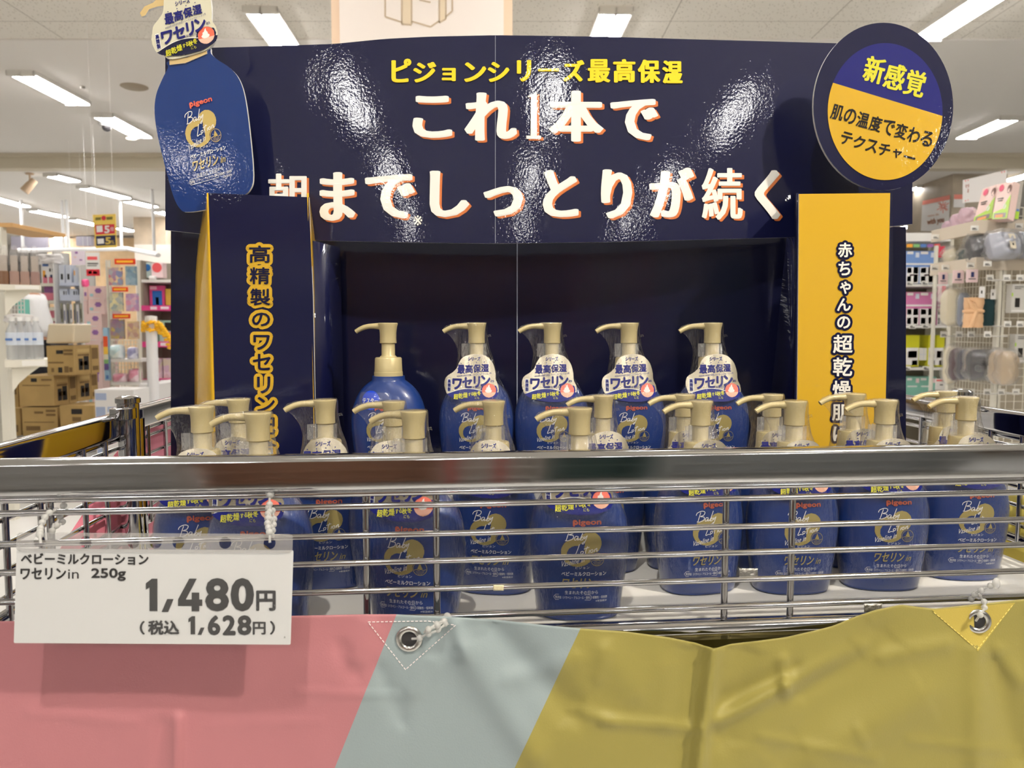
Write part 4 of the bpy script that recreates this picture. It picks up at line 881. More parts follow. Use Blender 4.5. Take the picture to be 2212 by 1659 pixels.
for (u0, v0, u1, v1, lb) in ((27, 614, 96, 626, 'upper'), (34, 778, 102, 794, 'lower')):
    M_, W_ = shelf_frame(u0, u1, D - .3); SF[lb] = (M_, W_); za, zb2 = P((u0 + u1) / 2, v0, D - .32).z, P((u0 + u1) / 2, v1, D - .32).z
    m = MB(); m.box(-.06, 0, zb2, W_, .34, za, M_); KG('shelf_board', m, cream); m = MB(); m.box(.02, -.006, zb2 + .006, W_ - .01, 0, za - .004, M_); KG('price_rail', m, pricew)
    m = MB(); q = [M_ @ Vector((-.03 + x * W_, .03, zb2 - z)) for x, z in ((0, .14), (0, 0), (.95, 0), (.55, .045), (.22, .09))]; n_ = M_.to_3x3() @ Vector((0, .006, 0)); m.add(q + [x + n_ for x in q], [(0, 1, 2, 3, 4), (9, 8, 7, 6, 5)] + [(i, i + 5, (i + 1) % 5 + 5, (i + 1) % 5) for i in range(5)]); KG('bracket', m, cream)
brown = mat('brown_snack_box', (120, 76, 34), .5); pinkish = mat('mauve_beige_pouch', (170, 136, 122), .5); greyp = mat('greyish_pack_front', (176, 164, 152), .5)
def pack(name, label, cat, u0, v0, u1, v1, D, th, m, group=None, sq=4, deco=None, bulge=.12, nz=.06, rz=0, tilt=0):
    """soft sealed pack: pillow with rounded rim"""
    a = P(u0, v0, D); b = P(u1, v1, D); c = (a + b) / 2; hw, hh = (b.x - a.x) / 2, (a.z - b.z) / 2; mats = [m]; mb = MB(); n = 14; V = []
    for sgn in (-1, 1):
        for i in range(n + 1):
            for j in range(n + 1):
                s, t = i / n * 2 - 1, j / n * 2 - 1; k = max(0, (1 - abs(s) ** sq)) ** .5 * max(0, (1 - abs(t) ** sq)) ** .5; w_ = 1 + nz * noise.noise((s * 2 + c.x * 9, t * 2 + c.z * 7, sgn))
                V.append(Vector((s * hw * (1 - .05 * abs(t) ** 3), sgn * th / 2 * k * w_, t * hh * (1 - .05 * abs(s) ** 3))))
    N = (n + 1) ** 2; fs = [(i * (n + 1) + j, (i + 1) * (n + 1) + j, (i + 1) * (n + 1) + j + 1, i * (n + 1) + j + 1) for i in range(n) for j in range(n)]; fs += [tuple(x + N for x in reversed(f)) for f in fs]
    mb.add(V, fs)
    for (s0, t0, s1, t1, dm) in (deco or []):
        if dm not in mats: mats.append(dm)
        mb.mi = mats.index(dm); q = []; nn = 4
        for i in range(nn + 1):
            for j in range(nn + 1):
                s = (s0 + (s1 - s0) * i / nn) * 2 - 1; t = 1 - (t0 + (t1 - t0) * j / nn) * 2; k = max(0, (1 - abs(s) ** sq)) ** .5 * max(0, (1 - abs(t) ** sq)) ** .5; q.append(Vector((s * hw, -th / 2 * k * 1.06 - .002, t * hh)))
        mb.add(q, [(i * (nn + 1) + j, i * (nn + 1) + j + 1, (i + 1) * (nn + 1) + j + 1, (i + 1) * (nn + 1) + j) for i in range(nn) for j in range(nn)])
    o = mb.build(name, mats, angle=80); o.location = c; o.rotation_euler = (tilt, 0, rz)
    return tag(o, label, cat, group)
for i, (u0, u1, mm, lab) in enumerate(((12, 32, brown, 'dark brown wrapped pack at the left end of the upper shelf of the cream unit'), (33, 56, pinkish, 'wrapped pack with a beige front, second on the upper shelf of the cream unit'), (57, 76, pinkish, 'wrapped brownish pack, third on the upper shelf of the cream unit'), (77, 96, mat('mauve_pouch', (156, 120, 112), .5), 'wrapped mauve pack at the right end of the upper shelf of the cream unit'))):
    M_, W_ = SF['upper']; z0_ = P(60, 614, D - .32).z; h_ = P(60, 527, D - .32).z - z0_; x0 = -.05 + i * (W_ + .05) / 4; x1 = x0 + (W_ + .05) / 4 - .006
    m = MB(); m.box(x0, .02, z0_, x1, .2, z0_ + h_ * .34, M_); o = tag(m.build('snack_pack', mm, smooth=False), lab, 'pack', 'wrapped packs on the upper shelf')
    m = MB(); m.box(x0 + .004, .03, z0_ + h_ * .34, x1 - .004, .19, z0_ + h_ * .74, M_); m.box(x0 + .02, .08, z0_ + h_ * .74, x1 - .02, .14, z0_ + h_ * .82, M_); m.build('upper_pouch', greyp, o, smooth=False)
    m = MB(); V = []
    for zz, k in ((0, 1), (.4, 1.03), (.72, 1), (.86, .8), (1, .55)):
        for t_ in range(12): a_ = 2 * PI * t_ / 12; V.append(M_ @ Vector(((x0 + x1) / 2 + math.copysign(abs(math.cos(a_)) ** .5, math.cos(a_)) * (x1 - x0) / 2 * k * 1.06, .11 + math.copysign(abs(math.sin(a_)) ** .5, math.sin(a_)) * .1 * k, z0_ + h_ * zz * (1 + .03 * math.sin(t_ * 2 + i)))))
    m.loft([V[q * 12:q * 12 + 12] for q in range(5)], cap=False); m.build('clear_wrap', bagfilm, o, angle=60)
bot_c = film_mat('clear_bottle_plastic', .1, .5, tint=(.93, .95, .97), haze=.3, bump=False); cap_w = mat('white_bottle_cap', (236, 236, 234), .4); blu_l = mat('pale_blue_bottle_label', (206, 214, 226), .5); blu_d = mat('blue_label_print', (84, 122, 184), .5)
bproto = None
for i, u in enumerate((28, 46, 64, 80)):
    if bproto is None:
        bproto = thing('water_bottle', 'x', 'bottle'); m = MB(); m.lathe([(.001, 0), (.030, 0), (.033, .01), (.033, .14), (.031, .16), (.014, .2), (.0135, .215)], 20); m.build('body', bot_c, bproto)
        m = MB(); m.lathe([(.015, .213), (.0155, .235), (.001, .236)], 16); m.build('cap', cap_w, bproto)
        m = MB(); m.lathe([(.0335, .08), (.0335, .15)], 20); m.mi = 1; m.box(-.02, -.0345, .105, .02, -.0335, .118); m.build('label', [blu_l, blu_d], bproto); o = bproto
    else: o = copy_tree(bproto)
    M_, W_ = SF['lower']; o.location = M_ @ Vector((-.02 + i * (W_ - .02) / 3.2, .10, P(60, 778, D - .32).z)); tag(o, ('white-capped clear water bottle, %s on the lower cream shelf' % ('nearest the post', 'second from the post', 'third from the post', 'at the outer end')[i]), 'bottle', 'water bottles on the lower shelf')
m = MB()                                            # wire basket with teal goods
for k in range(5): m.tube([P(17, 642 + k * 9, 4.9), P(52, 642 + k * 9, 4.9)], .003, 5)
for k in range(6): m.tube([P(17 + k * 7, 640, 4.9), P(18 + k * 7, 682, 4.9)], .003, 5)
tag(m.build('wire_basket', shelf_w, smooth=False), 'small white wire basket behind the cream unit, below its upper shelf', 'basket')
bx('teal_pack', 'teal and grey pack inside the white wire basket', 'pack', 18, 646, 40, 684, 5.0, .12, [mat('teal_pack_top', (112, 186, 172), .5)], deco=[(0, .4, 1, 1, mat('grey_pack_base', (196, 192, 186), .5))])
pack('tissue_pack', 'crumpled white plastic bag on top of the water bottles', 'bag', 18, 678, 64, 698, 4.38, .16, mat('white_plastic_bag', (236, 232, 230), .35), nz=.5)

# ---- person in the white T-shirt
skin_m = mat('skin_tone', (188, 138, 108), .5); hair_m = mat('black_hair', (26, 22, 22), .5); shirt_m = mat('white_tshirt_cotton', (228, 228, 228), .8, bump=[(14, .4, .02, (1, 1, .4), 3)]); dark_m = mat('black_trousers', (32, 32, 38), .8)
per = thing('person', 'person in a white short-sleeved T-shirt bending away behind the clear bottles', 'person', (P(95, 720, 8.5).x, 8.5, 0)); per.scale = (1.08, 1.08, 1.08)
def skinned(nm, pts, edges, rad, m, par, lv=2, root=0):
    me = bpy.data.meshes.new(nm); me.from_pydata(pts, edges, []); o = bpy.data.objects.new(nm, me); COL.objects.link(o); me.materials.append(m)
    o.modifiers.new('skin', 'SKIN').use_smooth_shade = True; sv = me.skin_vertices[0].data
    for i, r in enumerate(rad): sv[i].radius = r if isinstance(r, tuple) else (r, r)
    sv[root].use_root = True; s = o.modifiers.new('sub', 'SUBSURF'); s.levels = s.render_levels = lv; o.parent = par; return o
pts = [(0, 0, .92), (-.04, 0, 1.08), (-.10, 0, 1.26), (-.16, 0, 1.38), (-.20, 0, 1.44), (-.24, 0, 1.54), (-.26, 0, 1.62),
       (-.15, -.17, 1.36), (-.19, -.24, 1.12), (-.36, -.26, .98), (-.43, -.26, .96), (-.15, .17, 1.36), (-.20, .24, 1.12), (-.38, .24, .98), (-.45, .24, .96),
       (.0, -.09, .86), (-.01, -.1, .48), (.02, -.1, .09), (-.12, -.11, .04), (0, .09, .86), (-.01, .1, .48), (.02, .1, .09), (-.12, .11, .04)]
ed = [(0, 1), (1, 2), (2, 3), (3, 4), (4, 5), (5, 6), (3, 7), (7, 8), (8, 9), (9, 10), (3, 11), (11, 12), (12, 13), (13, 14), (0, 15), (15, 16), (16, 17), (17, 18), (0, 19), (19, 20), (20, 21), (21, 22)]
rad = [(.13, .1), (.12, .09), (.14, .1), (.11, .08), .05, (.085, .075), (.07, .065), .055, .042, .03, (.035, .018), .055, .042, .03, (.035, .018), .08, .055, .04, .035, .08, .055, .04, .035]
for sgn, wi in ((-1, 10), (1, 14)):
    bx_, by_, bz_ = pts[wi]
    for k, ln in enumerate((.07, .08, .075, .06)):
        i = len(pts); y = by_ + (k - 1.5) * .017; pts += [(bx_ - .02, y, bz_ - .004), (bx_ - .02 - ln * .55, y, bz_ - .012), (bx_ - .02 - ln, y, bz_ - .035)]; ed += [(wi, i), (i, i + 1), (i + 1, i + 2)]; rad += [.009, .008, .007]
    i = len(pts); pts += [(bx_ + .0, by_ + sgn * -.034, bz_ - .004), (bx_ - .035, by_ + sgn * -.05, bz_ - .02)]; ed += [(wi, i), (i, i + 1)]; rad += [.010, .008]
bodyo = skinned('body', pts, ed, rad, skin_m, per)
skinned('tshirt', [(.0, 0, .90), (-.04, 0, 1.08), (-.10, 0, 1.26), (-.155, 0, 1.365), (-.145, -.18, 1.35), (-.185, -.235, 1.17), (-.145, .18, 1.35), (-.185, .235, 1.17)], [(0, 1), (1, 2), (2, 3), (3, 4), (4, 5), (3, 6), (6, 7)], [(.17, .14), (.155, .125), (.165, .125), (.125, .1), .085, .08, .085, .08], shirt_m, per)
skinned('trousers', [(0, 0, .9), (0, -.09, .84), (-.01, -.1, .48), (.02, -.1, .1), (0, .09, .84), (-.01, .1, .48), (.02, .1, .1)], [(0, 1), (1, 2), (2, 3), (0, 4), (4, 5), (5, 6)], [(.155, .13), .105, .08, .07, .105, .08, .07], dark_m, per)
m = MB(); m.ball((-.235, 0, 1.60), .112, 12, (1.0, .86, 1.08)); m.build('hair', hair_m, per)
m = MB(); m.ball((-.345, -.03, 1.575), .011, 8).ball((-.345, .03, 1.575), .011, 8); m.build('eye', mat('eye_white', (40, 34, 30), .3), per); m = MB(); m.ball((-.352, 0, 1.545), .016, 8, (1, .8, 1.2)); m.build('nose', skin_m, per)
m = MB(); m.tube([(-.338, -.022, 1.51), (-.345, 0, 1.507), (-.338, .022, 1.51)], .005, 6); m.build('mouth', mat('lip', (170, 96, 88), .5), per)

# ---- cartons
def cartn(u0, v0, u1, v1, D, dep, label, deco, name='carton'): return bx(name, label, 'cardboard box', u0, v0, u1, v1, D, dep, carton, 'brown cartons stacked on the floor', deco)
GRD = [(.35, .15, .6, .28, black_p), (.62, .12, .95, .2, carton_p), (.62, .24, .95, .32, carton_p), (.05, .55, .6, .6, carton_p), (.15, .76, .25, .9, carton_p), (.4, .74, .55, .92, black_p), (.62, .7, .78, .92, carton_p), (.8, .74, .92, .9, carton_p)]
def rside(o, m_list): return o
C1 = cartn(100, 747, 162, 810, 7.0, .42, 'brown carton on top of the stack with a black handle hole on its front', GRD)
C2 = cartn(40, 812, 118, 877, 7.0, .365, 'brown carton in the middle layer of the stack, below the water bottles', [(.35, .08, .52, .2, black_p), (.65, .1, .95, .16, carton_p), (.1, .3, .9, .33, carton_p)])
C2b = bx('carton', 'brown middle-layer carton set farther back, printed figures on its side', 'cardboard box', 92, 807, 168, 868, 7.37, .37, carton, 'brown cartons stacked on the floor')
C3 = cartn(47, 880, 126, 942, 7.0, .45, 'brown carton in the lowest layer below the middle of the stack', [(.35, .14, .6, .22, carton_p), (.68, .08, .95, .16, carton_p), (.68, .22, .95, .3, carton_p), (.05, .5, .9, .53, carton_p), (.1, .65, .5, .8, carton_p)])
C4 = cartn(129, 876, 204, 938, 6.9, .33, 'brown carton in the lowest layer at right with a black handle slot', [(.34, .12, .66, .3, black_p), (.36, .4, .62, .55, carton_p), (.05, .7, .9, .74, carton_p)])
C5 = cartn(24, 824, 40, 880, 7.3, .5, 'narrow brown carton half hidden behind the cream post in the stack', [(.2, .2, .8, .5, carton_p)])
C6 = cartn(24, 882, 46, 942, 7.2, .5, 'brown carton in the lowest layer right beside the cream post', [(.2, .6, .7, .85, carton_p)])
def side_print(o, x, y0, y1, z0, z1):           # printed figures on the side turned to the aisle
    m = MB()
    def r(a, b, c, d, k): m.mi = k; m.box(x - .0005, y0 + (y1 - y0) * a, z1 + (z0 - z1) * d, x + .002, y0 + (y1 - y0) * b, z1 + (z0 - z1) * c)
    r(.12, .6, .12, .24, 1); r(.14, .58, .3, .36, 0); r(.16, .32, .45, .85, 2); r(.36, .56, .38, .86, 2); r(.2, .5, .55, .7, 0); r(.7, .95, .1, .5, 0); r(.72, .95, .75, .9, 0); r(.64, .655, 0, 1, 0)
    m.build('side_print', [carton_p, tan_p, black_p], o, smooth=False)
for o, yy in ((C1, (7.0, 7.42)), (C2, (7.0, 7.365)), (C2b, (7.37, 7.74))):
    bb = [Vector(v.co) for v in o.data.vertices]; side_print(o, max(v.x for v in bb), yy[0], yy[1], min(v.z for v in bb), max(v.z for v in bb))
m = MB(); a = P(24, 945, 7); b = P(202, 945, 7); m.box(a.x, 6.92, 0, b.x, 7.75, a.z - .002); tag(m.build('pallet', mat('grey_plastic_pallet', (120, 116, 108), .7), smooth=False), 'low pallet under the stacked brown cartons', 'pallet')
m = MB(); q = [P(98, 742, 7.1), P(158, 742, 7.1), P(160, 700, 7.1), P(104, 699, 7.1)]; m.add(q + [x + Vector((0, .3, -.0)) for x in q], [(0, 1, 2, 3), (7, 6, 5, 4), (0, 4, 5, 1), (1, 5, 6, 2), (2, 6, 7, 3), (3, 7, 4, 0)])
tag(m.build('cream_box', mat('glossy_cream_box', (226, 212, 184), .25), smooth=False, bevel=.015), 'glossy cream box lying on the topmost brown carton', 'box')
pale = mat('white_carton', (226, 224, 222), .6); blu_p = mat('pale_blue_carton_print', (164, 178, 208), .6)
bx('white_carton', 'white carton with pale blue printing beside the white chain post', 'cardboard box', 204, 842, 290, 905, 5.9, .26, pale, None, [(.02, .2, .26, .75, blu_p), (.32, .2, .8, .26, blu_p), (.32, .34, .75, .4, blu_p), (.84, .2, .98, .7, blu_p), (.02, .04, .3, .12, blu_p)], z0=0)
bx('white_carton', 'second white carton behind the chain post, partly hidden by the cart rail', 'cardboard box', 300, 830, 345, 905, 6.6, .6, pale, None, [(.2, .3, .8, .5, blu_p)], z0=0)
# ---- post with yellow chain
post = thing('chain_post', 'white barrier post with a yellow chain tied round its top', 'barrier post', (P(330, 800, 6.4).x, 6.4, 0)); m = MB(); m.lathe([(.0445, .04), (.0445, P(330, 694, 6.4).z)], 20); m.build('pole', mat('white_post_plastic', (232, 232, 234), .5), post)
m = MB(); m.lathe([(.048, P(330, 696, 6.4).z), (.048, P(330, 683, 6.4).z), (.001, P(330, 682, 6.4).z)], 20); m.build('cap', cap_w, post); m = MB(); m.lathe([(.2, 0), (.21, .02), (.15, .05), (.05, .06)], 24); m.build('base', dark_m, post)
m = MB(); zc = P(330, 707, 6.4).z; yl = mat('yellow_chain_plastic', (244, 186, 22), .4)
for k in range(44): a = k * .95; rr = .062 + .012 * math.sin(k * 2.1); m.tube([(rr * math.cos(a + t) , rr * math.sin(a + t), zc + .035 * math.sin(k * 1.7) + .014 * math.sin(t * 3)) for t in (0, .2, .4, .6)], .011, 6)
p0 = P(346, 700, 6.35) - post.location; p1 = P(374, 742, 6.3) - post.location
for k in range(9): q = p0.lerp(p1, k / 8); m.ball(q, .02, 6, (1.3, .7, .8)); m.ball(q + Vector((-.03, 0, -.015 - .02 * math.sin(k))), .017, 6, (1.3, .7, .8))
m.build('chain', yl, post)
# ---- puzzle rack
rack = thing('wire_rack', 'narrow white wire rack with hanging picture packs, left of the pink book shelves', 'rack', (P(265, 800, 8).x, 8.0, 0)); D = 8.0; m = MB()
for u0, u1 in ((230, 241), (296, 304)): m.tube([P(u0, 562, D), P(u1, 842, D)], .012, 8)
for u0, u1 in ((236, 246), (300, 307)): m.tube([P(u0, 562, D + .3), P(u1, 842, D + .3)], .012, 8)
keep(m.build('frame', cream), rack); m = MB()
for k in range(9): m.tube([P(240 + k * 7, 735, D + .25), P(242 + k * 7, 835, D + .25)], .004, 5)
for k in range(12): m.tube([P(238, 735 + k * 9, D + .25), P(302, 735 + k * 9, D + .25)], .004, 5)
keep(m.build('grid', cream), rack)
for v in (776, 826):
    a = P(239, v, D - .1); b = P(305, v + 6, D - .1); m = MB(); m.box(a.x, D - .1, b.z, b.x, D + .3, a.z); keep(m.build('shelf', shelf_w, smooth=False), rack)
m = MB(); a = P(240, 838, D); b = P(306, 842, D); m.box(a.x, D - .1, 0, b.x, D + .3, b.z); keep(m.build('base', shelf_w, smooth=False), rack)
def picmat(nm, cols, scale):
    mm = bpy.data.materials.new(nm); mm.use_nodes = True; nt = mm.node_tree; b = nt.nodes['Principled BSDF']; b.inputs['Roughness'].default_value = .25; tc = nt.nodes.new('ShaderNodeTexCoord'); n = nt.nodes.new('ShaderNodeTexVoronoi'); n.inputs['Scale'].default_value = scale
    r = nt.nodes.new('ShaderNodeValToRGB'); el = r.color_ramp.elements; el[0].color = lin(cols[0]); el[1].color = lin(cols[-1])
    for i, c in enumerate(cols[1:-1]): x = el.new((i + 1) / (len(cols) - 1)); x.color = lin(c)
    s = nt.nodes.new('ShaderNodeSeparateColor'); nt.links.new(tc.outputs['Object'], n.inputs['Vector']); nt.links.new(n.outputs['Color'], s.inputs[0]); nt.links.new(s.outputs[0], r.inputs[0]); nt.links.new(r.outputs[0], b.inputs['Base Color']); return mm
redt = mat('red_orange_header_card', (228, 62, 28), .4); yelt = mat('yellow_strip_print', (250, 190, 60), .4)
PK = [((234, 578, 263, 616), ((216, 120, 110), (120, 150, 190), (230, 200, 150), (150, 130, 160)), 'multicoloured picture pack, top left on the white wire rack'), ((270, 575, 294, 616), ((140, 170, 184), (160, 180, 190), (120, 150, 170), (170, 180, 170)), 'blue-grey picture pack, top right on the white wire rack'),
      ((236, 632, 265, 672), ((160, 170, 166), (230, 220, 170), (140, 160, 170), (200, 196, 180)), 'grey and cream picture pack, middle left on the white wire rack'), ((271, 634, 298, 672), ((214, 150, 170), (170, 150, 190), (220, 180, 190), (150, 180, 200)), 'pink and lilac picture pack, middle right on the white wire rack'),
      ((238, 690, 268, 732), ((150, 120, 150), (190, 170, 100), (140, 140, 160), (170, 120, 120)), 'mauve and olive picture pack, bottom left of the hanging rows'), ((274, 694, 299, 732), ((206, 180, 140), (220, 196, 150), (190, 150, 140), (226, 210, 180)), 'beige picture pack, bottom right of the hanging rows')]
for (r, cols, lab) in PK: bx('picture_pack', lab, 'toy pack', *r, D - .06, .03, picmat('picture_print', cols, 22), 'picture packs on the white wire rack')
for (u0, v0, u1, v1, lab) in ((247, 559, 292, 571, 'red header card on top of the white wire rack'), (242, 620, 276, 630, 'red header card between the upper two rows of picture packs'), (243, 678, 281, 688, 'red header card between the lower two rows of picture packs')):
    bx('header_card', lab, 'header card', u0, v0, u1, v1, D - .08, .01, redt, 'red header cards of the wire rack', [(.1, .3, .9, .7, yelt)])
dia = [picmat('pastel_pack_print', c, 16) for c in (((232, 240, 240), (190, 220, 224), (240, 244, 244), (224, 236, 232)), ((226, 226, 240), (120, 120, 170), (236, 236, 244), (210, 210, 230)), ((244, 222, 228), (224, 130, 160), (248, 236, 238), (240, 210, 220)))]
for (u0, v0, u1, v1, k, lab) in ((239, 745, 268, 776, 0, 'puffy pale blue pack on the middle shelf of the wire rack'), (278, 750, 299, 777, 1, 'puffy white and navy pack on the middle shelf of the wire rack'), (246, 806, 279, 826, 2, 'low pink patterned pack at the left of the lowest rack shelf'), (281, 796, 304, 826, 2, 'taller pink patterned pack at the right of the lowest rack shelf')):
    pack('soft_pack', lab, 'pack', u0, v0, u1, v1, D + .02, .16, dia[k], 'soft packs on the wire rack shelves')
bx('rainbow_board', 'narrow rainbow-striped board standing at the left side of the wire rack', 'board', 222, 708, 236, 822, D - .05, .05, mat('pale_blue_board', (160, 200, 226), .5), None, [(0, .16, 1, .36, mat('stripe_red', (232, 92, 50), .5)), (0, .36, 1, .5, mat('stripe_yellow', (246, 206, 80), .5)), (0, .5, 1, .6, mat('stripe_cream', (236, 232, 210), .5)), (0, .6, 1, .68, mat('stripe_green', (132, 186, 120), .5)), (0, .68, 1, .8, mat('stripe_violet', (110, 92, 160), .5)), (.3, .9, .9, .97, blu_d)])
# ---- pink book shelves
D = 8.4; bk_ = thing('shelf_unit', 'shelf unit with bright pink shelf edges partly hidden behind the navy display', 'shelf', (P(345, 800, D).x, D, 0)); m = MB(); a = P(304, 562, D); b = P(420, 842, D); m.box(a.x, D + .42, 0, b.x, D + .46, a.z); m.box(a.x - .02, D, 0, a.x + .01, D + .45, a.z); keep(m.build('body', mat('beige_grey_shelf_back', (150, 140, 126), .7), smooth=False), bk_)
pk = mat('bright_pink_shelf_edge', (222, 70, 140), .45); 
for v0, v1, mm in ((604, 610, shelf_w), (660, 671, pk), (738, 750, pk), (818, 828, pk)):
    a = P(306, v0, D); b = P(420, v1, D); m = MB(); m.box(a.x, D - .01, b.z, b.x, D + .42, a.z); 
    if mm is pk: m.mi = 1; m.box(a.x + .1, D - .013, b.z + .012, a.x + .17, D - .01, a.z - .012).box(a.x + .21, D - .013, b.z + .015, a.x + .3, D - .01, a.z - .012)
    keep(m.build('shelf_board', [mm, mat('white_shelf_print', (244, 226, 234), .5)], smooth=False), bk_)
bl_ = mat('cobalt_circle', (40, 110, 180), .5); co_ = mat('coral_circle', (232, 92, 96), .5); pw_ = mat('pale_mint_box', (206, 224, 220), .5); pp_ = mat('pale_pink_box', (240, 214, 216), .5)
def disc_deco(o, u, v, r, D, m): d = MB(); c = P(u, v, D); k = r / F * D; d.add([c + Vector((k * math.cos(2 * PI * i / 20), 0, k * math.sin(2 * PI * i / 20))) for i in range(20)], [tuple(range(20))]); d.build('round_print', m, o, smooth=False)
o = bx('toy_box', 'mint box with a blue circle on the top shelf of the pink-edged unit', 'box', 311, 567, 326, 600, D + .1, .1, pw_); disc_deco(o, 318, 578, 7.5, D + .098, bl_)
o = bx('toy_box', 'pale box with a coral circle on the top shelf of the pink-edged unit', 'box', 327, 568, 352, 600, D + .08, .1, pp_); disc_deco(o, 339, 578, 10.5, D + .078, co_)
pack('soft_toy', 'small white rounded item lying in front of the boxes on the top shelf', 'toy', 322, 596, 338, 604, D + .04, .06, mat('white_soft_plush', (240, 238, 236), .8))
bx('picture_book', 'pink picture book with a blue cover picture on the second shelf', 'book', 322, 617, 356, 659, D + .12, .04, mat('hot_pink_cover', (228, 84, 150), .3), None, [(.2, .26, .84, 1, mat('sky_blue_cover', (46, 120, 206), .3)), (.42, .6, .62, .98, mat('pale_cover_figure', (226, 214, 216), .4)), (.05, .04, .5, .2, mat('pale_pink_cover_mark', (244, 196, 216), .4))])
bx('picture_book', 'yellow book half hidden at the right of the pink picture book', 'book', 357, 624, 380, 659, D + .12, .04, mat('yellow_book_cover', (228, 200, 84), .3), 'picture books')
mint = mat('mint_toy_box', (176, 216, 200), .45)
bx('toy_box', 'mint box on the third shelf behind the chain post', 'box', 312, 692, 336, 738, D + .1, .12, mint, None, [(.1, .1, .6, .3, pp_)])
bx('toy_box', 'mint and dark box on the third shelf right of the chain post', 'box', 343, 692, 380, 738, D + .1, .12, mint, None, [(.35, .1, .9, .5, black_p), (.2, .55, .7, .8, co_)])
lil = picmat('pastel_lilac_pack', ((236, 206, 226), (226, 216, 196), (220, 190, 220), (240, 226, 232)), 14)
for u0, u1, lab in ((308, 328, 'lilac pack on the lowest pink shelf left of the chain post'), (329, 350, 'lilac pack on the lowest pink shelf right of the chain post'), (352, 375, 'lilac pack on the lowest pink shelf beside the navy display edge')): bx('lilac_pack', lab, 'pack', u0, 774, u1, 818, D + .08, .1, lil, 'lilac packs on the lowest shelf')
bx('tan_box', 'small tan carton with a black mark low behind the chain post', 'cardboard box', 346, 834, 366, 860, D - .1, .3, carton, None, [(.2, .3, .6, .8, black_p)], z0=0)
# ---- pink stacked boxes and far shelves
D = 9.2; pbx = mat('pale_pink_carton', (236, 206, 200), .5); vio = mat('violet_blot_print', (150, 104, 166), .5); tq = mat('pale_teal_dot', (160, 200, 204), .5)
names = ('topmost', 'second from the top', 'third from the top', 'fourth from the top', 'fifth from the top'); vv = [618, 648, 678, 708, 738, 790]
for i in range(5):
    sh = -6 if i > 1 else 0
    bx('pink_carton', 'pale pink carton with a violet print, %s in the tall pink stack' % names[i], 'cardboard box', 190 + sh, vv[i], 226 + sh, vv[i + 1], D, .4, pbx, 'tall stack of pink cartons', [(.48, .16, .76, .26, vio), (.42, .26, .82, .4, vio), (.48, .4, .76, .5, vio), (.1, .55, .3, .75, tq), (.1, .86, .7, .9, pricew)], z0=0 if i == 4 else None)
for i in range(2): bx('pink_carton', 'pink carton leaning beside the left of the tall pink stack, %s' % ('upper one', 'lower one')[i], 'cardboard box', 180, 620 + i * 29, 189, 648 + i * 29, D + .1, .3, pbx, 'pink cartons at the side of the stack', [(.2, .4, .8, .7, vio)], z0=0 if i else None)
bx('price_poster', 'white price poster with red bands hanging above the pink cartons', 'poster', 185, 545, 216, 596, D - .3, .01, pricew, None, [(.1, .18, .85, .32, co_), (.1, .45, .9, .5, black_p), (.1, .55, .8, .58, black_p), (0, .72, 1, 1, mat('red_price_band', (206, 50, 62), .5)), (.15, .8, .4, .92, pricew), (.5, .8, .8, .92, pricew)])
pack('pink_bag', 'small hot pink bag left of the pink cartons under the price poster', 'bag', 178, 603, 191, 620.5, D + .2, .1, mat('hot_pink_plastic', (238, 96, 150), .3))
bx('violet_poster', 'pale lilac poster with violet flowers left of the price poster', 'poster', 153, 542, 184, 572, D + .5, .01, mat('pale_lilac_poster', (234, 222, 232), .5), None, [(.3, .05, .5, .2, vio), (.2, .4, .4, .5, pbx), (.6, .6, .8, .7, vio)])
for o_, u_, d_ in ((bpy.data.objects['price_poster'], (190, 211), D - .295), (bpy.data.objects['violet_poster'], (158, 180), D + .505)):
    m = MB()
    for u in u_: a = P(u, 545, d_); m.tube([a, Vector((a.x, d_, CEIL - .012))], .0015, 4)
    m.build('hanging_wire', shelf_w, o_)
D = 10.4
for (u0, u1, lab, vs_) in ((80, 126, 'distant white shelf unit with pink and purple goods right of the cream unit', (615, 652, 668, 690, 722)), (126, 182, 'distant white shelf unit with pale blue shelf edges and hanging packs', (614, 640, 646, 735, 760))):
    t = thing('shelf_unit', lab, 'shelf', (P((u0 + u1) / 2, 700, D).x, D, 0)); m = MB(); a = P(u0, 542, D); b = P(u1, 800, D); m.box(a.x, D + .35, 0, b.x, D + .38, a.z).box(b.x - .02, D, 0, b.x, D + .36, a.z); keep(m.build('body', shelf_w, smooth=False), t)
    for v in vs_: c = P(u0, v, D); m = MB(); m.box(a.x, D - .01, c.z - .02, b.x - .02, D + .35, c.z + .02); keep(m.build('shelf_board', mat('pale_blue_shelf_edge', (206, 214, 232), .4) if u0 > 100 else cream, smooth=False), t)
pur = mat('purple_box', (150, 96, 150), .5); hp = mat('pink_box', (222, 130, 150), .5); crd = mat('crimson_box', (206, 66, 86), .5); tl = mat('teal_box', (120, 180, 170), .5); navb = mat('navy_print', (50, 60, 110), .5); lbb = mat('pale_blue_box', (214, 220, 232), .5); org = mat('orange_print', (240, 170, 60), .5); wht = mat('white_box', (236, 234, 232), .5)
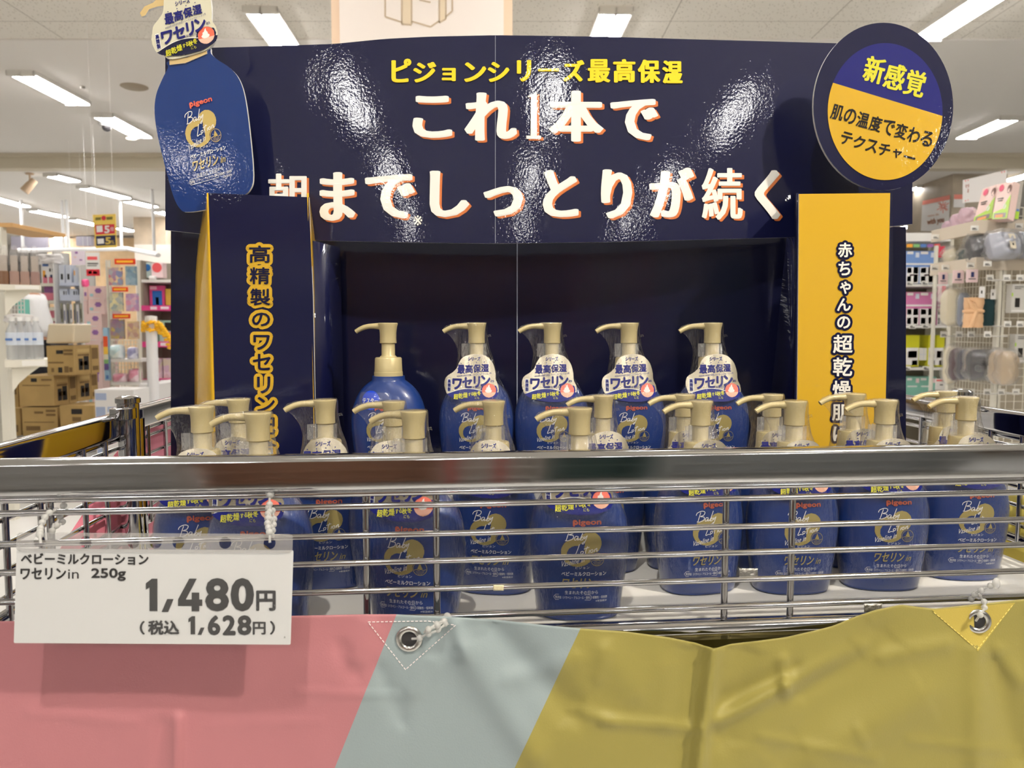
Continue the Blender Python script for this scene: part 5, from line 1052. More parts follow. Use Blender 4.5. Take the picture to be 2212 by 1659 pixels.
G1 = [('goods_box', 'white pack with pink bottles printed on it, top of the distant left shelf', 88, 566, 122, 612, wht, [(.1, .1, .5, .2, blu_d), (.1, .4, .28, .7, org), (.55, .3, .65, .45, black_p), (.75, .3, .85, .45, black_p), (.1, .7, .4, 1, hp), (.5, .7, .9, 1, hp), (.2, .6, .35, .75, navb), (.6, .6, .75, .75, navb)]),
      ('purple_pack', 'purple pack on the second level of the distant left shelf', 95, 619, 115, 632, pur, []), ('pink_pack', 'pink pack under the purple one on the distant left shelf', 88, 633, 116, 648, hp, []), ('teal_pack', 'teal and pink bottles pack on the third level of the distant left shelf', 92, 668, 103, 686, tl, [(0, .5, 1, 1, hp)]), ('pink_pack', 'pink and teal pack right of the teal bottles on the third level', 106, 664, 122, 687, hp, [(.1, 0, .9, .3, tl)]), ('red_pack', 'crimson pack on the lowest level of the distant left shelf', 110, 696, 122, 720, crd, [(.1, .1, .4, .9, hp)]), ('pink_pack', 'dusky pink pack left of the crimson pack on the lowest level', 98, 694, 109, 720, hp, [])]
for n_, l_, u0, v0, u1, v1, m_, d_ in G1: bx(n_, l_, 'pack', u0, v0, u1, v1, D + .05, .15, m_, 'goods on the distant left shelf', d_)
for i, u0 in enumerate((127, 141, 158)): bx('blister_box', 'tall pale box with a dark item, %s on the pale blue shelf' % ('left one', 'middle one', 'right one')[i], 'box', u0, 572 + (i == 2) * 6, u0 + 13, 611, D + .05, .12, lbb, 'tall pale boxes on the pale blue shelf', [(.3, .5, .7, .82, black_p)] if i < 2 else [(.1, .2, .3, .5, org)])
for i, u0 in enumerate((128, 150)): bx('blister_box', 'low lilac box on the second level of the pale blue shelf, %s' % ('left one', 'right one')[i], 'box', u0, 624, u0 + 18, 640, D + .05, .12, lbb, 'low lilac boxes', [(.5, .3, .65, .9, black_p), (.8, .3, .9, .8, black_p)])
for i in range(7): bx('hanging_spoon_set', 'thin hanging pack on a hook below the pale blue shelf, %s from the left' % ('first', 'second', 'third', 'fourth', 'fifth', 'sixth', 'seventh')[i], 'pack', 130 + i * 7, 655 + (i % 2) * 3, 135 + i * 7, 696 + (i % 3) * 5, D - .05 - .03 * (i % 2), .02, wht if i % 2 else mat('grey_olive_pack', (150, 148, 126), .5), 'thin hanging packs under the pale blue shelf', [(.2, .3, .8, .8, black_p if i % 3 == 0 else navb)])
for i in range(3): bx('blue_pack', 'blue and white pack on the bottom level behind the cream box, %s' % ('left one', 'middle one', 'right one')[i], 'pack', 160 + i * 7, 722, 166 + i * 7, 740, D + .02, .1, mat('blue_pack_front', (110, 150, 214), .5), 'blue packs on the bottom level', [(.1, .1, .9, .3, wht)], z0=P(170, 735, D).z + .022)
pack('white_bag', 'large crumpled white plastic pack on top of the distant left shelf', 'bag', 82, 548, 132, 572, D + .1, .3, MATS['white_plastic_bag'], nz=.6)
# ---- hanging sale sign, hanging bars
sg_ = thing('sale_sign', 'yellow, red and navy hanging sale sign with large 5s below the ceiling at left', 'hanging sign', P(226, 495, 6.0)); D = 6.0
S2 = lambda u, v, e=0: P(u, v, D - e)
def quad(m_, pts, k=0, e=0): m_.mi = k; m_.add([S2(*p, e) for p in pts], [(0, 3, 2, 1)])
m = MB(); q = [(200, 464), (249, 462), (252, 534), (207, 536)]; m.add([S2(*p) for p in q] + [S2(*p) + Vector((0, .006, 0)) for p in q], [(0, 3, 2, 1), (4, 5, 6, 7), (0, 1, 5, 4), (1, 2, 6, 5), (2, 3, 7, 6), (3, 0, 4, 7)])
quad(m, [(205, 486), (247, 484), (248, 504), (207, 507)], 1, .002); quad(m, [(207, 510), (249, 508), (250, 529), (208, 531)], 2, .002); quad(m, [(208, 488), (221, 487), (222, 501), (209, 502)], 3, .003); quad(m, [(210, 516), (224, 515), (225, 526), (211, 527)], 3, .003); quad(m, [(206, 470), (218, 469), (218, 475), (206, 476)], 4, .003); quad(m, [(230, 469), (243, 468), (243, 474), (230, 475)], 4, .003)
m.mi = 1; m.add([S2(224 + 5 * math.cos(-t * PI / 8), 471 + 5 * math.sin(-t * PI / 8), .003) for t in range(16)], [tuple(range(16))])
m.mi = 3; text(m, '5', (226, 488, 236, 503), lambda u, v: S2(u, v, .004), halo=.8, hn=6); text(m, '倍', (238, 490, 246, 499), lambda u, v: S2(u, v, .004)); m.mi = 5; text(m, '5', (228, 513, 239, 527), lambda u, v: S2(u, v, .004), halo=.8, hn=6); text(m, '%', (240, 519, 247, 527), lambda u, v: S2(u, v, .004))
keep(m.build('panel', [mat('sale_yellow', (240, 208, 100), .4), mat('sale_red', (206, 40, 62), .4), mat('sale_navy', (28, 34, 74), .4), wht, mat('sale_olive_print', (120, 110, 40), .5), mat('sale_gold', (216, 186, 90), .4)], smooth=False), sg_)
m = MB(); m.tube([S2(203, 462), Vector((S2(203, 440).x, 6.0, CEIL))], .0015, 4); m.tube([S2(245, 461), Vector((S2(247, 440).x, 6.0, CEIL))], .0015, 4); keep(m.build('hanging_wire', shelf_w), sg_)
m = MB(); Dn = 13.0; m.tube([P(74, 541, Dn), P(275, 537, Dn)], .036, 8).tube([P(275, 537, Dn), P(342, 551, Dn - 1.2)], .036, 8)
for u, v in ((50, 478), (138, 470), (148, 490), (263, 455), (333, 470)): a = P(u, 541, Dn + (0 if u < 300 else -1)); m.tube([a, Vector((a.x, a.y, CEIL2))], .024, 8)
m.tube([P(40, 541, Dn), P(80, 541, Dn)], .036, 8)
tag(m.build('hanging_bar', mat('white_painted_tube', (236, 236, 236), .4)), 'long white tube frame hung from ceiling rods above the distant shelves at left', 'hanging frame')
# ---- small ceiling things
def spot(u, v, z, m_, label, dirx):
    t = thing('ceiling_spotlight', label, 'spotlight', PZ(u, v, z)); m = MB(); m.lathe([(.05, 0), (.05, -.02), (.001, -.021)], 16); m.tube([(0, 0, 0), (0, 0, -.14)], .012, 8); m.build('stem', m_, t); m = MB(); d = Vector((dirx, -.3, -.75)).normalized(); c = Vector((0, 0, -.16)); m.tube([c - d * .09, c + d * .02, c + d * .12], [.045, .055, .06], 16); m.build('head', m_, t)
spot(64, 374, CEIL2, mat('beige_wood_spotlight', (206, 180, 150), .5), 'beige wooden spotlight hanging just behind the soffit at left', -.5)
spot(94, 506, CEIL2, mat('white_spotlight', (238, 234, 226), .4), 'white round spotlight hanging above the brown packs at left', .3)
m = MB(); p = PZ(290, 187, CEIL - .012); m.lathe([(.001, -.012), (.11, -.012), (.125, -.004), (.125, 0)], 28, p); tag(m.build('ceiling_speaker', mat('beige_grille', (160, 148, 128), .7)), 'flat round beige ceiling grille left of the big bottle cutout', 'ceiling speaker')
cm = thing('dome_camera', 'white dome security camera on the ceiling left of the bottle cutout', 'security camera', PZ(230, 264, CEIL - .012)); m = MB(); m.lathe([(.085, 0), (.085, -.03), (.07, -.05), (.001, -.051)], 24); m.build('housing', cap_w, cm); m = MB(); m.ball((0, 0, -.055), .05, 10); m.build('dome', mat('dark_dome_glass', (50, 48, 50), .1), cm)
m = MB(); p = PZ(284, 299, CEIL - .012); m.lathe([(.001, -.006), (.045, -.006), (.06, -.003), (.06, 0)], 20, p); tag(m.build('downlight', lens_m), 'small round lit downlight below the dome camera', 'downlight')
m = MB(); p = PZ(178, 187, CEIL - .012); m.lathe([(.001, -.02), (.02, -.02), (.025, 0)], 16, p); tag(m.build('sprinkler', steel), 'tiny ceiling sprinkler left of the round grille', 'sprinkler')
t = thing('ceiling_spotlight', 'ceiling spotlight over the aisle whose glint shows on the chrome rail above the right bottles', 'spotlight', (1.88, -.72, CEIL))
dq = (Vector((.05, .75, .85)) - lo.location).normalized(); cq = lo.location - Vector((1.88, -.72, CEIL)) - dq * .03; m = MB(); m.lathe([(.05, 0), (.05, -.02), (.001, -.021)], 16); m.tube([(0, 0, -.01), cq - dq * .06], .012, 8); m.tube([cq - dq * .12, cq - dq * .1, cq], [.06, .1, .1], 24); m.build('head', trough, t)
m = MB(); m.tube([cq + dq * .001, cq + dq * .004], .088, 24); m.build('lens', mat('lit_spotlight_lens', (255, 240, 214), .5, emit=500), t)
# ---- low shelf units across the aisle, mirrored in the chrome front rail
for x0, x1, rgb, lab in ((-2.6, -1.0, (206, 204, 200), 'grey shelf unit across the aisle, mirrored in the left of the chrome rail'), (-.9, .22, (176, 132, 104), 'brown shelf unit across the aisle, mirrored in the middle of the chrome rail'), (.26, .74, (214, 208, 200), 'white shelf unit with red posts across the aisle, mirrored in the chrome rail'), (.80, 1.3, (86, 112, 108), 'dark green shelf unit across the aisle, mirrored right of the rail centre'), (1.4, 3.2, (190, 192, 192), 'long grey shelf unit across the aisle, mirrored in the right of the chrome rail')):
    t = thing('shelf_unit', lab, 'shelf', ((x0 + x1) / 2, -2.6, 0)); mm = mat('aisle_panel_%d' % rgb[0], rgb, .5); h = (x1 - x0) / 2
    m = MB(); m.box(-h, -.4, 0, h, -.36, 1.6).box(-h, -.4, 0, -h + .02, 0, 1.6).box(h - .02, -.4, 0, h, 0, 1.6); m.build('body', mm, t, smooth=False)
    for z in (.15, .55, .95, 1.3): m = MB(); m.box(-h + .02, -.36, z, h - .02, -.02, z + .025); m.build('shelf_board', mm if rgb[0] != 214 else shelf_w, t, smooth=False)
    if rgb[0] == 214: m = MB(); m.box(-h, 0, 0, -h + .04, .02, 1.6).box(.0, 0, 0, .04, .02, 1.6); m.build('post', mat('red_post', (190, 30, 34), .5), t, smooth=False)
# ---- far pillars and cladding at left
wood = mat('pale_wood_pillar', (188, 172, 150), .5, var=(4, .12))
p0 = P(289, 500, 15); p1 = P(358, 500, 15); struct('trim_2', MB().box(p0.x, 15, 0, p1.x, 15.9, CEIL2), wood)
bx('glowing_panel', 'pale glowing wall panel with warm lights between the sale sign and the navy display', 'panel', 290, 528, 372, 580, 14.4, .3, mat('pale_lit_panel', (226, 218, 208), .6, emit=.08), z0=0)
p0 = P(100, 500, 18); p1 = P(292, 540, 18); struct('trim_3', MB().box(p0.x, 18, 0, p1.x, 18.2, P(100, 514, 18).z), mat('warm_wood_cladding', (212, 182, 142), .5, var=(3, .15)))
p0 = P(30, 500, 14.5); struct('trim_4', MB().box(p0.x, 14.4, P(40, 540, 14.5).z, P(105, 500, 14.5).x, 14.5, P(40, 512, 14.5).z).box(P(170, 500, 14.5).x, 14.4, P(40, 532, 14.5).z, P(202, 500, 14.5).x, 14.5, P(170, 512, 14.5).z), mat('greyish_violet_band', (150, 146, 158), .6))

# ================================================================== RIGHT BACKGROUND
cx0 = P(2058, 400, 10.8).x; cx1 = P(2175, 400, 10.8).x; gw = mat('grey_wood_pillar', (178, 166, 148), .5, var=(3, .14))
struct('trim_5', MB().box(cx0, 10.8, 0, cx1, 12.0, CEIL2 + .02), gw)
WS = thing('wall_poster', 'white poster with a coral band and the words with you on the grey pillar', 'poster', (cx0, 11.4, 2)); Q = lambda u, v, e=0: PX(u, v, cx0 - .004 - e); m = MB()
def qp(m_, fn, pts, k=0): m_.mi = k; m_.add([fn(*p) for p in pts], [(0, 1, 2, 3)])
qp(m, Q, [(1992, 441), (2052, 423), (2050, 500), (1989, 499)], 0); qp(m, lambda u, v: Q(u, v, .003), [(1993, 434), (2052, 421), (2052, 431), (1992, 443)], 1)
m.mi = 1
for k in range(12): a = k * PI / 6; f_ = lambda u, v: Q(u, v, .003); stroke(m, [(2037 + 2 * math.cos(a), 446 + 2 * math.sin(a)), (2037 + (9 + k % 3 * 3) * math.cos(a), 446 + (11 + k % 2 * 4) * math.sin(a))], 1.6, f_, 1)
m.mi = 2; text(m, 'with you', (2003, 471, 2039, 486), lambda u, v: Q(u, v, .004), halo=.5, hn=6, slant=-9); text(m, 'mama life', (2004, 462, 2028, 467), lambda u, v: Q(u, v, .004), slant=-9)
keep(m.build('sheet', [wht, mat('coral_band', (240, 150, 136), .5), mat('tan_lettering', (214, 160, 130), .5)], smooth=False), WS)
bx('wall_poster', 'coral-banded white poster on the front of the grey pillar, behind the notice board', 'poster', 2061, 420, 2084, 448, 10.79, .005, wht, None, [(0, 0, 1, .36, MATS['coral_band'])])
# gondola on the right: an aisle face seen obliquely and a gridded end facing us
DG = 4.6; XR = P(2172, 480, DG).x; GLEN = 5.09
rg = thing('shelf_unit', 'cream wire-grid shelf unit at the right with bagged cloth goods on shelves and hooks', 'shelf', (XR, DG, 0))
def side_pt(u, v, off=0): return PX(u, v, XR - off)
m = MB(); zt = P(2172, 430, DG).z
m.box(XR - .02, DG, 0, XR + .02, DG + .04, zt + .05).box(XR - .02, GLEN, 0, XR + .02, GLEN + .04, zt - .1); m.box(XR + .9, DG, 0, XR + .94, DG + .04, zt); keep(m.build('post', cream, smooth=False), rg)
m = MB(); zb_ = P(2172, 960, DG).z
nz = 30
for k in range(nz + 1): z = .35 + (zt - .4) * k / nz; m.tube([(XR, DG, z), (XR, GLEN, z)], .0028, 5); m.tube([(XR, DG, z), (XR + .92, DG, z)], .0028, 5)
for k in range(16): y = DG + (GLEN - DG) * k / 15; m.tube([(XR, y, .35), (XR, y, zt - .05)], .0028, 5)
for k in range(19): x = XR + .92 * k / 18; m.tube([(x, DG, .35), (x, DG, zt - .05)], .0028, 5)
keep(m.build('wire_grid', cream), rg)
for (v, lab) in ((480, 'upper'), (560, 'lower')):
    z = P(2172, v, DG).z; m = MB(); m.box(XR - .16, DG, z - .045, XR + .05, GLEN, z); m.box(XR - .165, DG - .005, z - .065, XR - .155, GLEN + .01, z + .012); m.box(XR - .16, DG - .006, z - .065, XR + .92, DG, z + .012); m.box(XR, DG, z - .03, XR + .92, DG + .2, z)
    keep(m.build('shelf_board', mat('beige_shelf_edge', (214, 202, 184), .5), smooth=False), rg)
m = MB(); m.box(XR + .05, GLEN - .02, .3, XR + .92, GLEN, zt - .05); keep(m.build('back_panel', mat('grey_beige_panel', (176, 166, 148), .7), smooth=False), rg)
# price tags and hooks
hk = mat('clear_grey_hook', (214, 212, 206), .35)
def hook(u, v, D_, label):
    side_ = u < 2165; D_ = PX(u, v, XR - .12).y if side_ else DG - .12; t = thing('display_hook', label, 'display hook', P(u, v, D_), 0, 'display hooks with price tags on the right-hand unit'); m = MB(); m.tube([(.125, 0, -.012) if side_ else (0, .125, -.012), (.004, 0, -.012), (0, -.006, .004)], .004, 6); m.build('prong', hk, t); a = 13 / F * D_; m = MB(); m.box(-a * .6, -.012, -a * .5, a * .6, -.010, a * .5); m.mi = 1; m.box(-a * .4, -.0125, -a * .1, a * .3, -.0118, a * .02).box(-a * .4, -.0125, -a * .32, a * .45, -.0118, -a * .2); m.build('price_tag', [pricew, ink_grey], t, smooth=False)
rowsH = ((600, ((2136, 4.5, 'first'), (2172, 4.5, 'second'), (2201, 4.5, 'third')), 'just below the lower shelf'), (722, ((2037, 5.0, 'first'), (2070, 4.85, 'second'), (2096, 4.7, 'third'), (2131, 4.5, 'fourth')), 'above the lower row of bagged goods'), (700, ((2174, 4.45, 'left'), (2201, 4.45, 'right')), 'above the lower grey boxes'), (846, ((2067, 4.9, 'first'), (2096, 4.75, 'second'), (2130, 4.5, 'third'), (2160, 4.45, 'fourth'), (2192, 4.45, 'fifth')), 'lowest row above the black rail'))
for v, lst, w_ in rowsH:
    for u, D_, o_ in lst: hook(u, v, D_, 'white hook price tag %s, %s from the left' % (w_, o_))
for (u, v, D_, lab) in ((2022, 511, 5.25, 'at the far end of the upper shelf'), (2106, 492, 4.75, 'in the middle of the upper shelf'), (2202, 487, 4.5, 'on the end face by the upper shelf'), (2020, 578, 5.2, 'at the far end of the lower shelf'), (2044, 577, 5.05, 'second along the lower shelf'), (2098, 572, 4.75, 'third along the lower shelf'), (2134, 569, 4.6, 'near the corner of the lower shelf')):
    bx('price_tag', 'small white price tag %s of the right-hand unit' % lab, 'price tag', u - 8, v - 5, u + 8, v + 6, (PX(u + 8, v, XR - .163).y if u < 2168 else DG - .012), .006, pricew, 'price tags on the shelf edges', [(.15, .5, .6, .62, ink_grey), (.15, .72, .8, .82, ink_grey)])
for (u0, v0, u1, v1, D_, lab) in ((2028, 588, 2047, 614, 5.0, 'left one'), (2059, 584, 2082, 612, 4.85, 'middle one'), (2088, 582, 2112, 610, 4.7, 'right one')): bx('pink_tag', 'pale pink information card hanging under the lower shelf, %s' % lab, 'card', u0, v0, u1, v1, PX(u1, v0, XR - .163).y, .004, pp_, 'pale pink cards under the lower shelf', [(.4, .2, .65, .6, navb), (.2, .7, .8, .76, ink_grey)])
# goods on the upper shelf
nb = thing('notice_board', 'white notice board with brown Japanese lettering and a bunting border above the upper shelf', 'sign', P(2125, 425, 5.2)); T_ = lambda u, v, e=0: P(u, v, 5.2 - (u - 2125) * .004 - e); m = MB(); q = [(2081, 389), (2175, 367), (2172, 432), (2080, 438)]; m.add([T_(*p) for p in q] + [T_(*p) + Vector((0, .006, 0)) for p in q], [(0, 3, 2, 1), (4, 5, 6, 7), (0, 1, 5, 4), (1, 2, 6, 5), (2, 3, 7, 6), (3, 0, 4, 7)])
m.mi = 1; t3 = lambda u, v: T_(u, v, .003); text(m, 'マタニティライフを', (2085, 394, 2131, 402), t3, slant=-12, halo=.3, hn=5); text(m, 'おなかの赤ちゃんと一緒に', (2090, 401, 2152, 410), t3, slant=-12, halo=.3, hn=5); text(m, '楽しみましょう', (2094, 414, 2134, 422), t3, slant=-12, halo=.3, hn=5)
m.mi = 2
for k in range(16): u = 2084 + k * 5.6; v = 390.5 - (u - 2081) * .235; m.add([t3(u, v), t3(u + 3.4, v - .8), t3(u + 1.7, v + 3)], [(0, 2, 1)]); m.add([t3(u, v + 45), t3(u + 3.4, v + 44.6), t3(u + 1.7, v + 42)], [(0, 1, 2)])
keep(m.build('board', [wht, mat('brown_board_lettering', (164, 84, 60), .5), co_], smooth=False), nb)
lp = mat('pale_pink_cover', (244, 214, 206), .35); lg = mat('lime_green_cover', (176, 216, 68), .35); rp = mat('rose_spot', (228, 84, 120), .4)
def slab(name, label, cat, quad_, D0, D1, th, m_, group=None, deco=None, win=None):
    """leaning flat box whose left/right edges lie at distances D0/D1"""
    (a, b, c, d) = quad_; f_ = [P(*a, D0), P(*b, D1), P(*c, D1 - .05), P(*d, D0 - .05)]; n_ = (f_[1] - f_[0]).cross(f_[3] - f_[0]).normalized(); n_ = n_ if n_.y > 0 else -n_; mats = [m_]; m = MB()
    m.add(f_ + [x + n_ * th for x in f_], [(0, 3, 2, 1), (4, 5, 6, 7), (0, 1, 5, 4), (1, 2, 6, 5), (2, 3, 7, 6), (3, 0, 4, 7)])
    for (pts, dm) in (deco or []):
        if dm not in mats: mats.append(dm)
        m.mi = mats.index(dm); k = len(pts); m.add([f_[0].lerp(f_[1], s).lerp(f_[3].lerp(f_[2], s), t) - n_ * .003 for s, t in pts], [tuple(range(k))])
    return tag(m.build(name, mats, smooth=False), label, cat, group)
def rc(s0, t0, s1, t1): return [(s0, t0), (s1, t0), (s1, t1), (s0, t1)]
def el(s, t, r, q): return [(s + r * math.cos(2 * PI * k / 14), t + q * math.sin(2 * PI * k / 14)) for k in range(14)]
ccol = mat('figure_hair_print', (120, 84, 74), .5); wd_ = mat('dark_window_print', (122, 112, 104), .3); orp = mat('orange_glimpse', (236, 160, 90), .4)
for (q, D0, D1, lab) in ((((2123, 408), (2155, 398), (2142, 472), (2102, 483)), 4.75, 4.65, 'pink and lime box with rose spot, left of the upper-shelf pair'), (((2156, 398), (2190, 391), (2176, 472), (2143, 474)), 4.62, 4.52, 'pink and lime box with rose spot, right of the upper-shelf pair')):
    slab('belt_box', lab, 'box', q, D0, D1, .05, lp, 'pink and lime boxes on the upper shelf', [([(0, 1), (1, 1), (1, .35), (.8, .5), (.62, .72), (0, .82)], lg), (rc(.1, .84, .88, .97), wd_), (rc(.2, .88, .7, .96), orp), (el(.3, .14, .16, .1), rp), (el(.84, .2, .14, .12), ccol), (el(.84, .26, .1, .09), lp), (el(.7, .66, .1, .08), wht), (rc(.16, .42, .55, .45), ink_grey), (rc(.2, .48, .5, .505), ink_grey)])
for i, (u, D_) in enumerate(((2191, 4.58), (2203, 4.55))): slab('belt_box', 'grey-sided box standing edge-on at the right of the pink and lime pair, %s' % ('inner one', 'outer one')[i], 'box', ((u, 391), (u + 8, 392), (u - 3, 474), (u - 13, 473)), D_, D_, .06, mat('grey_box_side', (186, 180, 172), .5), 'edge-on boxes on the upper shelf', [(rc(.1, .8, .9, 1), lg), (rc(.2, .74, .8, .8), blu_d)])
bagp = mat('lilac_pouch_print', (206, 176, 190), .3, coat=.6)
for i, (u0, v0, u1, v1, D_) in enumerate(((2040, 478, 2062, 500, 5.25), (2058, 462, 2084, 496, 5.1), (2076, 448, 2108, 490, 4.95))): pack('pouch', 'shiny lilac film-wrapped pouch leaning on the upper shelf, %s from the far end' % ('first', 'second', 'third')[i], 'pouch', u0, v0, u1, v1, D_, .09, bagp, 'shiny lilac pouches on the upper shelf', deco=[(.3, .2, .8, .5, pp_), (.5, .6, .9, .75, vio)], nz=.5, rz=.5, tilt=-.35)
# bagged goods on the lower shelf and on hooks
ivory = mat('ivory_cloth_bag', (224, 214, 186), .35, coat=.7); dgrn = mat('dark_teal_cloth', (60, 78, 76), .5, coat=.5); char = mat('charcoal_cloth_bag', (48, 48, 56), .35, coat=.8); gryb = mat('blue_grey_cloth_bag', (168, 172, 186), .35, coat=.8); slate = mat('slate_cloth_bag', (110, 116, 132), .35, coat=.7); tan = mat('tan_cloth_bag', (184, 164, 136), .35, coat=.7); tcard = mat('cream_tag_card', (236, 226, 204), .5); peach = mat('peach_cloth', (226, 184, 142), .7); deep = mat('dark_green_cloth', (20, 56, 60), .8); navc = mat('navy_cloth_bag', (40, 42, 62), .35, coat=.8); burg = mat('burgundy_cloth', (72, 44, 54), .5, coat=.6)
lbl = lambda s, t, w=.3, h=.3: [(s, t, s + w, t + h, tcard), (s + w * .4, t + h * .3, s + w * .65, t + h * .6, black_p)]
PKS = [('ivory bagged cloth lying at the far end of the lower shelf', 2041, 538, 2084, 572, 5.0, .12, ivory, [(.5, .1, .75, .4, wht)], .4), ('dark teal bagged cloth behind the ivory one on the lower shelf', 2078, 538, 2102, 570, 5.05, .1, dgrn, [], .4),
       ('charcoal bagged carrier with two cream labels on the lower shelf', 2092, 508, 2152, 566, 4.72, .14, char, lbl(.28, .48, .34, .34) + [(.5, .2, .8, .36, tcard)], .35), ('pale blue-grey bagged carrier with cream labels on the lower shelf', 2134, 502, 2196, 562, 4.55, .14, gryb, lbl(.3, .48, .26, .3) + [(.34, .2, .62, .4, tcard)], .3), ('slate bagged carrier cut by the right edge of the photo on the lower shelf', 2188, 500, 2235, 560, 4.5, .13, slate, [], .2)]
for lab, u0, v0, u1, v1, D_, th, m_, dc, rz in PKS:
    D_ = PX((u0 + u1) / 2, v1, XR - .085).y if u0 < 2150 else DG - .04
    o = pack('bagged_carrier', lab, 'bagged goods', u0, v0, u1, v1, D_, th, m_, 'bagged goods on the lower shelf', deco=dc, rz=rz, tilt=-.3, nz=.35)
    bag = pack('clear_bag', None, None, u0 - 3, v0 - 6, u1 + 3, v1 + 2, D_, th * 1.25, bagfilm, nz=.6); bag.parent = o; bag.location = (0, 0, .006); bag.rotation_euler = (0, 0, 0)
HK = [('ivory bagged cloth hanging at the far end of the upper hook row', 2040, 622, 2072, 704, 5.1, .12, ivory, [], .5), ('grey-blue hanging pack with a white label left of the peach roll', 2070, 632, 2092, 706, 4.95, .05, mat('grey_blue_pack', (138, 146, 162), .4), [(.05, .5, .6, .85, wht), (.25, .58, .4, .66, black_p)], .4),
      ('ivory pack at the far end of the lower hook row', 2043, 748, 2064, 830, 5.1, .08, ivory, [], .5), ('navy pack with a white label in the lower hook row', 2055, 752, 2078, 822, 4.95, .08, burg, [(.1, .5, .7, .82, wht), (.35, .58, .5, .66, black_p)], .4), ('black folded pack right of the burgundy one in the lower hook row', 2074, 754, 2094, 820, 4.85, .08, navc, [], .4), ('brown folded pack behind the charcoal bag in the lower hook row', 2088, 756, 2106, 806, 4.82, .06, tan, [], .4),
      ('charcoal bagged carrier with two white labels hanging in the lower hook row', 2092, 754, 2154, 822, 4.62, .14, char, lbl(.24, .5, .3, .34) + [(.38, .2, .64, .38, tcard)], .3), ('tan bagged pack right of the charcoal bag in the lower hook row', 2144, 756, 2172, 830, 4.7, .1, tan, [], .3), ('outermost tan bagged pack in the lower hook row', 2162, 758, 2190, 832, 4.75, .1, tan, [], .3)]
for lab, u0, v0, u1, v1, D_, th, m_, dc, rz in HK:
    D_ = PX((u0 + u1) / 2, v1, XR - .11).y
    o = pack('hanging_pack', lab, 'bagged goods', u0, v0, u1, v1, D_, th, m_, 'bagged goods hanging on the hooks', deco=dc, rz=rz, nz=.3)
    bag = pack('clear_bag', None, None, u0 - 3, v0 - 6, u1 + 3, v1 + 2, D_, th * 1.25, bagfilm, nz=.6); bag.parent = o; bag.location = (0, 0, .006); bag.rotation_euler = (0, 0, 0)
def roll(u0, v0, u1, v1, D_, m_, name, label, tie_):
    a = P(u0, v0, D_); b = P(u1, v1, D_); r = (b.x - a.x) / 2; h = a.z - b.z; t = thing(name, label, 'rolled cloth', ((a.x + b.x) / 2, D_, b.z)); m = MB(); n = 28; rings = []
    for i in range(15):
        z = h * i / 14; k = (1 - .18 * math.exp(-((z / h - .55) / .1) ** 2) if tie_ else 1) * (1 + .03 * math.sin(i * 2.3)); rings.append([Vector((r * k * math.cos(2 * PI * j / n) * (1 + .05 * math.sin(j * 3 + i * .4)), r * k * math.sin(2 * PI * j / n), z)) for j in range(n)])
    m.loft(rings); m.build('roll', m_, t)
    if tie_:
        m = MB(); m.tube([(r * .9 * math.cos(q * PI / 8), r * .9 * math.sin(q * PI / 8), h * .55) for q in range(17)], .012, 8); m.tube([(-r * .2, -r * .9, h * .55), (-r * .6, -r * 1.05, h * .8), (-r * .95, -r * .8, h * .92), (-r * .7, -r * .9, h * .7), (-r * .2, -r * .95, h * .55)], .01, 8); m.tube([(-r * .2, -r * .95, h * .55), (-r * .5, -r, h * .3), (-r * .8, -r, h * .02)], .011, 8); m.build('tie_band', m_, t)
    m = MB(); m.box(-r * .1, -r * 1.1, h * .98, r * .55, -r * 1.08, h * 1.35); m.mi = 1; m.box(.1 * r, -r * 1.11, h * 1.12, .25 * r, -r * 1.1, h * 1.22); m.build('label_card', [wht, black_p], t, smooth=False)
roll(2085, 643, 2120, 708, 4.58, peach, 'carrier_roll', 'peach rolled cloth carrier tied in the middle, hanging in the upper hook row', True)
roll(2112, 646, 2144, 704, 4.66, deep, 'carrier_roll', 'dark green rolled cloth carrier hanging right of the peach roll', False)
gbx = mat('pale_grey_box', (206, 204, 198), .4)
for (u0, v0, u1, v1, lab) in ((2186, 614, 2216, 676, 'upper'), (2193, 722, 2222, 784, 'lower')): bx('hanging_box', 'pale grey hanging box with a black item on the gridded end face, %s one' % lab, 'box', u0, v0, u1, v1, DG - .06, .05, gbx, 'pale grey boxes on the end face', [(.25, .48, .55, .8, black_p), (.04, .9, .9, .96, wht), (.2, .08, .8, .1, ink_grey), (.2, .14, .6, .16, ink_grey), (.02, .3, .1, .42, lg)])
# far shelf with support-belt boxes
D = 7.0; fs_ = thing('shelf_unit', 'white shelf unit holding rows of blue, pink, lime and mint boxes', 'shelf', (P(1990, 700, D).x, D, 0)); a = P(1935, 520, D); b = P(2046, 900, D); m = MB(); m.box(a.x, D + .4, 0, b.x, D + .43, P(1960, 498, D).z); keep(m.build('back_panel', mat('olive_grey_back', (120, 114, 98), .7), smooth=False), fs_)
m = MB(); m.box(b.x - .02, D, 0, b.x, D + .4, P(1960, 498, D).z); m.box(P(2024, 520, D - .2).x, D - .2, 0, P(2028, 520, D - .2).x, D - .16, P(2026, 530, D - .2).z); keep(m.build('post', cream, smooth=False), fs_)
m = MB(); c = P(1940, 503, D); m.box(a.x, D, P(1940, 521, D).z, b.x, D + .3, c.z); m.mi = 1
for k, mm in enumerate(range(5)): m.mi = 1 + k; m.box(a.x + .1 + k * .062, D - .003, P(1940, 527, D).z - .03, a.x + .152 + k * .062, D, P(1940, 527, D).z)
keep(m.build('header_strip', [shelf_w, org, MATS['stripe_green'], blu_d, vio, co_], smooth=False), fs_)
